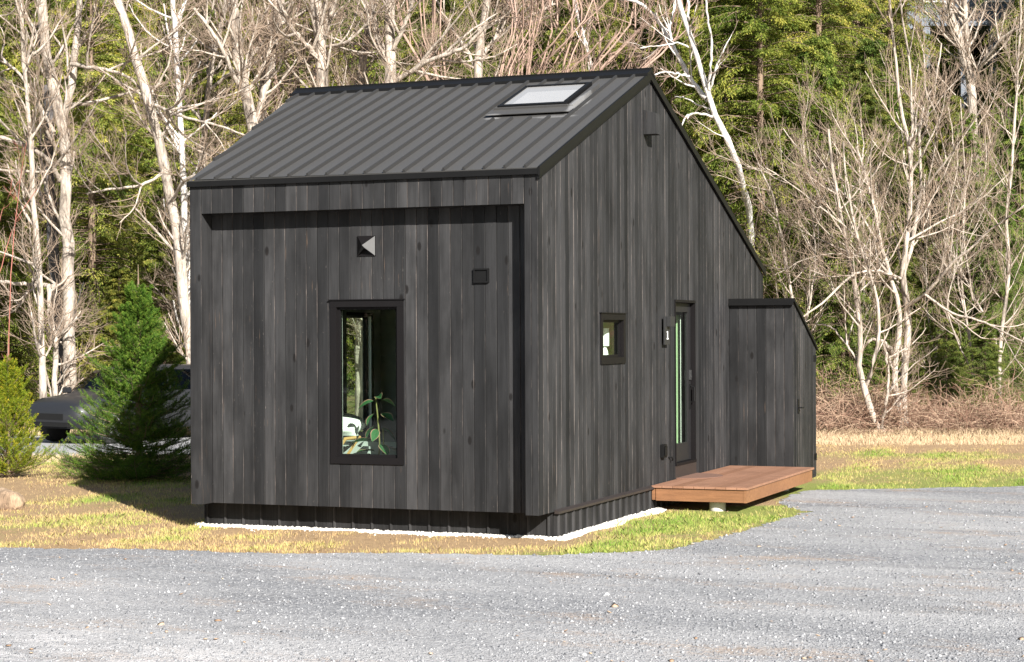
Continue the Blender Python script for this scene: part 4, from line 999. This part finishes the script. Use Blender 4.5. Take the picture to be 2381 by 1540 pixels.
# woods behind the camera that the panes mirror
for k, (px_, py_, sc, lab) in enumerate(((-13, -27, 1.0, 'tall hemlock across the yard mirrored in the front window'), (-17.5, -31, 1.2, 'second tall hemlock across the yard behind the mirrored one'), (-9.5, -33, 1.1, 'hemlock across the yard nearest the drive'))):
    rt = tag(empty('conifer_tree', (px_, py_, -.2), k), lab, 'conifer'); rt.scale = (sc,) * 3
    for nm, me in zip(('crown', 'trunk'), HEM[k]): o = obj_np(nm, me, rt); o.color = (.8, .9, .8, 1)

# two young spruces left of the cabin
def spruce(name, loc, H, Rm, nb, label, tint, seed, rise, tw=13, nd=30, ndl=.024, leader=.12, shape=.75, ndw=.0042):
    g = np.random.default_rng(seed); nw = int(nb / 7)
    lev = np.linspace(.0, 1, nw) ** 1.3 * (.985 - leader) + .015; t = np.repeat(lev, 7) + g.normal(0, .012, nw * 7); t = np.clip(t, .01, .99); nb = len(t)
    az = np.tile(np.arange(7) * 6.283 / 7, nw) + np.repeat(g.uniform(0, 6.28, nw), 7) + g.normal(0, .2, nb)
    L = Rm * (1.0 - t) ** shape * g.uniform(.7, 1.15, nb) + .05; L *= 1 + .22 * np.sin(az * 2 + t * 9 + seed) * np.sin(t * 23 + seed); L *= np.where(g.uniform(0, 1, nb) < .10, .5, 1); K = 7
    P = np.zeros((nb, K, 3)); P[:, 0, 2] = t * H; d = norm(np.stack([np.cos(az), np.sin(az), rise[0] + (rise[1] - rise[0]) * t], 1))
    for k in range(1, K):
        d = norm(d + g.normal(0, .05, (nb, 3)) + np.array([0, 0, .06 * k - .12])); P[:, k] = P[:, k - 1] + d * (L / (K - 1))[:, None]
    Rb = np.maximum(.004, L * .010)[:, None] * np.linspace(1, .35, K)
    n = nb * tw; i = np.repeat(np.arange(nb), tw); u = np.tile(np.linspace(.15, .98, tw), nb) + g.normal(0, .03, n); u = np.clip(u, .05, 1); f = u * (K - 1); a = np.minimum(f.astype(int), K - 2); fr = (f - a)[:, None]
    tan = norm(P[i, a + 1] - P[i, a]); base = P[i, a] * (1 - fr) + P[i, a + 1] * fr
    sd = norm(np.cross(tan, np.array([0, 0, 1.]))) * g.choice([-1, 1], n)[:, None]
    tl = np.clip((.30 * L[i] + .05) * (1.15 - .75 * u) * g.uniform(.7, 1.2, n), .05, .40)
    d0 = norm(tan * .9 + sd * .8 + np.array([0, 0, .12]) + g.normal(0, .22, (n, 3))); T = np.stack([base, base + d0 * (tl * .5)[:, None], base + norm(d0 + np.array([0, 0, .12])) * tl[:, None]], 1)
    # needles along twigs and branch ends
    top = np.array([[(0, 0, (1 - leader) * H * .9), (0, 0, H * .96), (0.0, 0, H)]]); T = np.concatenate([T, top, P[:, [4, 5, 6]]])
    m = len(T); j = np.repeat(np.arange(m), nd); v = np.tile(np.linspace(.02, 1, nd), m); f = v * 2; a = np.minimum(f.astype(int), 1); fr = (f - a)[:, None]
    p = T[j, a] * (1 - fr) + T[j, a + 1] * fr; tn_ = norm(T[j, a + 1] - T[j, a]); rd = g.normal(size=(len(j), 3)); rd = norm(rd - tn_ * (rd * tn_).sum(1, keepdims=True))
    nd_ = norm(tn_ * .75 + rd * .8); s2 = norm(np.cross(nd_, g.normal(size=(len(j), 3))))
    V1, F1 = kites(p, nd_, s2, ndl * g.uniform(.7, 1.3, len(j)), np.full(len(j), ndw))
    bt = g.normal(0, .12, m); tv = np.clip(.42 + bt[j] + g.normal(0, .13, len(j)) + .3 * (v - .5), 0, 1)
    rt = tag(empty(name, loc), label, 'spruce')
    o = obj_np('needles', mesh_np('needles', V1, F1, M_spruce, tv), rt); o.color = (*tint, 1)
    tr = np.array([[(0, 0, -.1), (0, 0, H * .4), (0, 0, H * .75), (0, 0, H)]], float)
    obj_np('trunk', merge_mesh('trunk', [tubes(tr, np.array([[.055, .04, .02, .005]]) * H / 3, 8), tubes(P, Rb, 4)], M_brownbark), rt)
    return rt
p = gp(latpx(322, 28.4), 28.4)
spruce('spruce_tree', p, 3.25, 1.08, 322, 'young green spruce half in the shadow beside the cabin', (1, 1, 1), 31, (.0, .9), 28, 40, .027, .16, .95, .0055)
p = gp(latpx(18, 29.0), 29.0)
spruce('spruce_tree', p, 2.15, .70, 154, 'small yellow-green spruce with a tall bare leader at the left edge', (2.1, 1.35, .7), 32, (.35, 2.0), 18, 36, .028, .30, .8, .0055)

# brambles at the wood's edge
def thicket(name, lat0, lat1, s0, s1, n, h, label, seed, cat='brambles'):
    g = np.random.default_rng(seed); l = g.uniform(lat0, lat1, n); s = g.uniform(s0, s1, n); K = 7
    P = np.zeros((n, K, 3)); P[:, 0] = CPOS * np.array([1, 1, 0]) + RH * l[:, None] + FH * s[:, None]
    d = norm(g.normal(0, .55, (n, 3)) * np.array([1, 1, .2]) + np.array([0, 0, 1.])); H = h * g.uniform(.35, 1.25, n) * (1 + .35 * nz(l * 2, s, 1.)); bend = g.normal(0, .25, (n, 3)) * np.array([1, 1, 0])
    for k in range(1, K):
        d = norm(d + bend + np.array([0, 0, -.10 * k * .5]) + g.normal(0, .12, (n, 3))); P[:, k] = P[:, k - 1] + d * (H / (K - 1))[:, None]
    R0 = g.uniform(.005, .010, n)[:, None] * np.linspace(1, .5, K)
    P2, R2 = grow(P, R0, n * 3, h * .42, (.3, 1.2), .006, 5, .05, .25, .2, 1, g); R2 = np.maximum(R2, .0038)
    bt = g.uniform(0, 1, n)
    V, F = merge([tubes(P, R0, 3), tubes(P2, R2, 3)]); tn = np.concatenate([np.repeat(bt, 6 * 3), np.repeat(g.uniform(0, 1, n * 3), 4 * 3)])
    tag(obj_np(name, mesh_np(name, V, F, M_bramble, tn)), label, cat, kind='stuff')
thicket('bramble_thicket', 6.2, 13.5, 39.2, 43, 2000, 1.5, 'tangle of reddish tan bramble canes under the right-hand trees', 41)
thicket('bramble_thicket', -13.5, -6.5, 42.5, 46, 700, 1.0, 'low brown brush beyond the driveway at left', 42)

# ------------------------------------------------------------------ boulder, vehicle, hilltop house
def blob(name, loc, r, mat, seed, label, cat):
    import bmesh
    bm = bmesh.new(); bmesh.ops.create_icosphere(bm, subdivisions=4, radius=1)
    g = np.random.default_rng(seed); ks = [(g.normal(size=3) * f, g.uniform(0, 6.28), a) for f, a in ((1.6, .14), (1.6, .14), (3, .08), (3, .08), (6, .035), (6, .035), (11, .018))]
    for v in bm.verts:
        k = 1 + sum(a * math.sin(float(np.dot(f, v.co)) + p) for f, p, a in ks); v.co = Vector((v.co.x * r[0] * k, v.co.y * r[1] * k, max(v.co.z, -.5) * r[2] * k))
    me = bpy.data.meshes.new(name); bm.to_mesh(me); bm.free(); me.materials.append(mat); me.shade_smooth()
    return tag(link(bpy.data.objects.new(name, me), None, loc), label, cat)
blob('boulder', gp(latpx(2, 23.8), 23.8, .08), (.27, .24, .16), M_rock, 5, 'tan lumpy boulder on the dry grass at the left edge', 'boulder')

def suv():
    c0 = gp(latpx(160, 38.0), 38.0); c1 = gp(latpx(452, 40.8), 40.8); ang = math.atan2(c0[1] - c1[1], c0[0] - c1[0])
    mid = (c0 + c1) / 2
    rt = tag(empty('parked_car', (mid[0], mid[1], .006), ang), 'dark grey parked car half hidden behind the young spruce', 'car')
    # stations along x (front = +x): half width, sill z, belt z, roof z, roof half width
    st = [(-2.2, .70, .50, .86, .90, .60), (-2.12, .82, .34, .96, 1.05, .66), (-1.8, .90, .28, .99, 1.42, .66), (-1.2, .92, .26, .99, 1.54, .66), (-.2, .92, .25, .98, 1.56, .66), (.5, .92, .25, .97, 1.46, .66),
          (1.05, .92, .26, .96, 1.02, .72), (1.7, .90, .28, .90, .93, .74), (2.1, .82, .34, .80, .84, .66), (2.25, .64, .46, .70, .72, .52)]
    mb = MB(); rings = []
    for (x_, hw, zs, zb_, zr, rw) in st:
        rings.append([(x_, -hw * .94, zs), (x_, -hw, zs + (zb_ - zs) * .45), (x_, -hw * .97, zb_), (x_, -rw, zr - .02), (x_, -rw * .6, zr + .015), (x_, rw * .6, zr + .015), (x_, rw, zr - .02), (x_, hw * .97, zb_), (x_, hw, zs + (zb_ - zs) * .45), (x_, hw * .94, zs)])
    for r0, r1 in zip(rings, rings[1:]):
        for k in range(9): mb.poly([r0[k], r0[k + 1], r1[k + 1], r1[k]])
        mb.poly([r0[9], r0[0], r1[0], r1[9]])
    mb.poly(rings[0]); mb.poly(rings[-1][::-1])
    t = NT('car_paint'); t.b.inputs['Coat Weight'].default_value = .15; mp = t.done((.022, .023, .026), .45, .1)
    body = mb.build('body', mp, rt, smooth=True)
    def lerp(a, b, t_): return tuple(a[i] + (b[i] - a[i]) * t_ for i in range(3))
    for sg_ in (3, 6):
        o_ = 2 if sg_ == 3 else 7; sy = -1 if sg_ == 3 else 1
        for (i0, i1, f0, f1) in ((2, 3, .1, .95), (3, 4, .05, .95), (4, 5, .03, .9)):
            mb = MB(); q = []
            for (ii, ff) in ((i0, f0), (i0, f1)):
                pa = lerp(rings[i0][o_], rings[i1][o_], ff); pb = lerp(rings[i0][sg_], rings[i1][sg_], ff); q.append((lerp(pa, pb, .10), lerp(pa, pb, .86)))
            pts_ = [q[0][0], q[1][0], q[1][1], q[0][1]]; mb.poly([(a_[0], a_[1] + sy * .012, a_[2] + .006) for a_ in pts_])
            mb.build('side_window', M_carglass, rt)
    for (i0, nm) in ((5, 'windscreen'), (1, 'rear_window')):
        mb = MB(); A, B = rings[i0], rings[i0 + 1]; o = .014
        f0, f1 = (.06, .90) if i0 == 5 else (.15, .9)
        q = [lerp(A[3], B[3], f0), lerp(A[4], B[4], f0), lerp(A[5], B[5], f0), lerp(A[6], B[6], f0), lerp(A[6], B[6], f1), lerp(A[5], B[5], f1), lerp(A[4], B[4], f1), lerp(A[3], B[3], f1)]
        q = [(a_[0] + (o if i0 == 5 else -o), a_[1] * .95, a_[2] + .018) for a_ in q]; mb.poly(q); mb.build(nm, M_carglass, rt)
    tyre, rim = plain('tyre_rubber', (.02, .02, .02), .8), plain('alloy', (.45, .45, .46), .3, .8)
    for xx in (-1.38, 1.42):
        for sy in (-1, 1):
            mb = MB(); yy = sy * .80
            mb.tube([(0, -.11, 0), (0, -.09, 0), (0, .09, 0), (0, .11, 0)], [.30, .345, .345, .30], 24)
            wh = mb.build('wheel', tyre, rt, (xx, yy, .345), smooth=True)
            mb = MB(); mb.tube([(0, sy * .10, 0), (0, sy * .118, 0)], [.06, .055], 12)
            for k in range(5):
                a_ = k * 2 * math.pi / 5; c_, s_2 = math.cos(a_), math.sin(a_)
                mb.hexa([(c_ * r_ - s_2 * w_, sy * (.112 + dy), s_2 * r_ + c_ * w_) for dy in (0, .012) for r_, w_ in ((.04, -.03), (.225, -.02), (.225, .02), (.04, .03))])
            for k in range(24):
                a0, a1 = k * math.pi / 12, (k + 1) * math.pi / 12
                mb.poly([(math.cos(a0) * .22, sy * .114, math.sin(a0) * .22), (math.cos(a1) * .22, sy * .114, math.sin(a1) * .22), (math.cos(a1) * .25, sy * .116, math.sin(a1) * .25), (math.cos(a0) * .25, sy * .116, math.sin(a0) * .25)])
            mb.build('rim', rim, wh)
    for sy in (-1, 1):
        mb = MB(); mb.hexa([(2.12, sy * .50, .64), (2.22, sy * .50, .64), (2.08, sy * .76, .66), (1.98, sy * .76, .66), (2.10, sy * .50, .76), (2.19, sy * .50, .74), (2.06, sy * .76, .77), (1.96, sy * .76, .79)])
        mb.build('headlight', plain('lamp_lens', (.7, .7, .72), .15), rt)
        mb = MB(); mb.box(.86, 1.02, sy * .93 if sy > 0 else -1.08, 1.08 if sy > 0 else -.93, .98, 1.10); mb.build('mirror', mp, rt, bevel=.02)
    mb = MB(); mb.box(2.21, 2.262, -.42, .42, .50, .62); mb.build('grille', M_dark, rt)
    mb = MB(); mb.box(2.15, 2.24, -.55, .55, .34, .46); mb.build('bumper', M_dark, rt, bevel=.02)
suv()

# hilltop house on the slope at top right: only its deck posts, pale walls and eave show between the branches
hs = 66.0; hb = at(2235, 60, hs); hz = float(terrain(latpx(2235, hs), hs))
hh = tag(empty('hilltop_house', (hb[0], hb[1], hz - .2), YAW), 'pale blue-grey house on posts high on the slope at top right', 'house')
H0 = hb[2] - hz + .2
M_pale = plain('pale_siding', (.15, .17, .20), .7); M_hroof = plain('house_shingle', (.22, .24, .28), .8)
mb = MB(); mb.box(-1.8, 3.2, .5, 5.5, H0 - .1, H0 + 3.2); mb.box(-1.6, 2.9, -.9, .49, H0 - .15, H0 + .02); mb.build('wall', M_pale, hh)
mb = MB(); mb.hexa([(-2.2, -.3, H0 + 3.0), (3.6, -.3, H0 + 3.0), (3.6, 3, H0 + 4.6), (-2.2, 3, H0 + 4.6), (-2.2, -.3, H0 + 3.12), (3.6, -.3, H0 + 3.12), (3.6, 3, H0 + 4.75), (-2.2, 3, H0 + 4.75)])
mb.hexa([(-2.2, 3.002, H0 + 4.6), (3.6, 3.002, H0 + 4.6), (3.6, 6.2, H0 + 3.0), (-2.2, 6.2, H0 + 3.0), (-2.2, 3.002, H0 + 4.75), (3.6, 3.002, H0 + 4.75), (3.6, 6.2, H0 + 3.12), (-2.2, 6.2, H0 + 3.12)])
mb.build('roof', M_hroof, hh)
for xx in (-1.4, -.1, .9, 1.9, 2.7):
    mb = MB(); mb.box(xx - .12, xx + .12, -.85, -.61, H0 - 3, H0 - .152); mb.build('post', M_pale, hh)
for xx in (-.8, 1.4):
    mb = MB(); mb.box(xx - .45, xx + .45, .46, .505, H0 + .9, H0 + 2.1); fr_ = mb.build('window', M_white, hh)
    mb = MB(); mb.poly([(xx - .38, .455, H0 + .97), (xx + .38, .455, H0 + .97), (xx + .38, .455, H0 + 2.03), (xx - .38, .455, H0 + 2.03)]); mb.build('pane', M_carglass, fr_)

# ------------------------------------------------------------------ inside the cabin, seen through the panes
fl = .472
bed = tag(empty('bed', (-3.2, 1.86, fl)), 'low bed with grey blanket behind the tall front window', 'bed')
M_blanket = plain('grey_blanket', (.36, .38, .38), .95, 0, .2, 12); M_sheet = plain('white_linen', (.85, .85, .83), .9, 0, .05); M_bedwood = plain('bed_wood', (.20, .10, .05), .6)
mb = MB(); mb.box(-.95, 1.5, -1.1, 1.0, .05, .26); mb.build('bed_frame', M_bedwood, bed, bevel=.01)
mb = MB(); mb.box(-.93, 1.48, -1.08, .98, .262, .50); mb.build('blanket', M_blanket, bed, bevel=.05)
for (px_, py_, lab) in ((.27, -.82, 'white pillow at the near edge of the bed'), (-.3, .25, 'white pillow farther back on the bed')):
    b = blob('pillow', (-3.2 + px_, 1.86 + py_, fl + .60), (.33, .24, .13), M_sheet, 9, lab, 'pillow')
stool = tag(empty('luggage_rack', (-2.66, .60, fl)), 'light wooden folding rack with dark straps inside the front window', 'rack')
M_lw = plain('light_wood', (.50, .30, .12), .5)
for sy in (-.17, .17):
    mb = MB(); mb.tube([(-.20, sy, 0), (.20, sy, .55)], .017, 6); mb.tube([(.20, sy + .03, 0), (-.20, sy + .03, .55)], .017, 6); mb.build('leg_pair', M_lw, stool)
mb = MB(); mb.tube([(.2, -.18, .55), (.2, .18, .55)], .02, 8); mb.tube([(-.2, -.18, .55), (-.2, .18, .55)], .02, 8); mb.build('rail', M_lw, stool)
for sy in (-.12, .0, .12):
    mb = MB(); mb.box(-.2, .2, sy - .025, sy + .025, .562, .567); mb.build('strap', M_dark, stool)
pot = tag(empty('potted_plant', (-2.14, .60, fl)), 'rubber plant with broad pink-edged leaves inside the front window', 'plant')
mb = MB(); mb.tube([(0, 0, 0), (0, 0, .02), (0, 0, .20), (0, 0, .22)], [.09, .10, .125, .12], 16); mb.build('pot', plain('clay_pot', (.35, .33, .30), .7), pot, smooth=True)
mb = MB(); mb.tube([(0, 0, .2), (.02, 0, .5), (-.01, .01, .8), (-.03, 0, 1.02)], [.012, .011, .009, .006], 6); mb.tube([(.03, 0, .2), (.07, 0, .45), (.06, 0, .66)], .008, 6); mb.build('stem', plain('plant_stem', (.16, .15, .05), .7), pot, smooth=True)
M_leafe = plain('leaf_edge', (.36, .20, .15), .5)
for k, (az, z, L, el) in enumerate(((3.3, .98, .21, -.25), (5.2, 1.02, .19, .1), (.1, .99, .18, -.2), (4.4, .86, .20, -.5), (5.9, .84, .20, -.2), (2.9, .72, .20, -.6), (4.9, .68, .19, -.5), (.4, .70, .22, -.6), (3.5, .52, .24, .1), (5.6, .50, .22, -.3), (.2, .46, .25, -.1), (4.2, .40, .24, .2), (5.0, .32, .22, .1), (2.6, .34, .2, .1))):
    g = random.Random(k); d = Vector((math.cos(az) * math.cos(el), math.sin(az) * math.cos(el), math.sin(el))); s_d = d.cross(Vector((0, 0, 1))).normalized(); n_ = s_d.cross(d)
    tilt = g.uniform(-.7, .7); s_d = (s_d * math.cos(tilt) + n_ * math.sin(tilt)); n_ = s_d.cross(d); o = Vector((0, 0, z)) + d * .05
    mb = MB(); prof = [(0, 0), (.15, .55), (.35, .95), (.6, 1), (.82, .62), (1, .04)]
    for (a0, w0), (a1, w1) in zip(prof, prof[1:]):
        for sg_ in (-1, 1):
            P_ = lambda a_, w_, f: o + d * (a_ * L) + s_d * (sg_ * w_ * L * .27 * f) + n_ * (.02 * f * w_ - .05 * a_ * a_)
            mb.poly([P_(a0, w0, 0), P_(a1, w1, 0), P_(a1, w1, .85), P_(a0, w0, .85)], 0); mb.poly([P_(a0, w0, .85), P_(a1, w1, .85), P_(a1, w1, 1), P_(a0, w0, 1)], 1)
    mb.build('leaf', [plain('rubber_leaf', (.035, .10, .04), .3), M_leafe] if k == 0 else [bpy.data.materials['rubber_leaf'], M_leafe], pot)
shade = tag(empty('table_lamp', (-.245, 2.81, fl)), 'white table lamp with drum shade inside the small side window', 'lamp')
mb = MB(); mb.tube([(0, 0, 1.56), (0, 0, 1.77)], [.072, .072], 20, cap=False); mb.build('lamp_shade', M_sheet, shade, smooth=True)
mb = MB(); mb.tube([(0, 0, 1.40), (0, 0, 1.42), (0, 0, 1.50), (0, 0, 1.62)], [.062, .068, .055, .012], 14); mb.build('lamp_base', M_sheet, shade, smooth=True)
mb = MB(); mb.box(-.62, -.168, 2.70, 3.5, fl, fl + 1.398); tag(mb.build('tall_cabinet', M_white, None, bevel=.01), 'white cabinet under the lamp inside the small side window', 'cabinet')
mb = MB(); mb.box(-.85, -.205, 5.83, 6.5, fl, 2.42); wd_ = tag(mb.build('wardrobe', plain('sage_paint', (.42, .55, .33), .6), None, bevel=.01), 'pale green wardrobe seen through the glazed door', 'wardrobe')
mb = MB(); mb.box(-.176, -.168, 5.78, 5.788, fl, 2.42); tag(mb.build('curtain_pole', M_white), 'slim white upright beside the pale green wardrobe inside the door', 'pole')
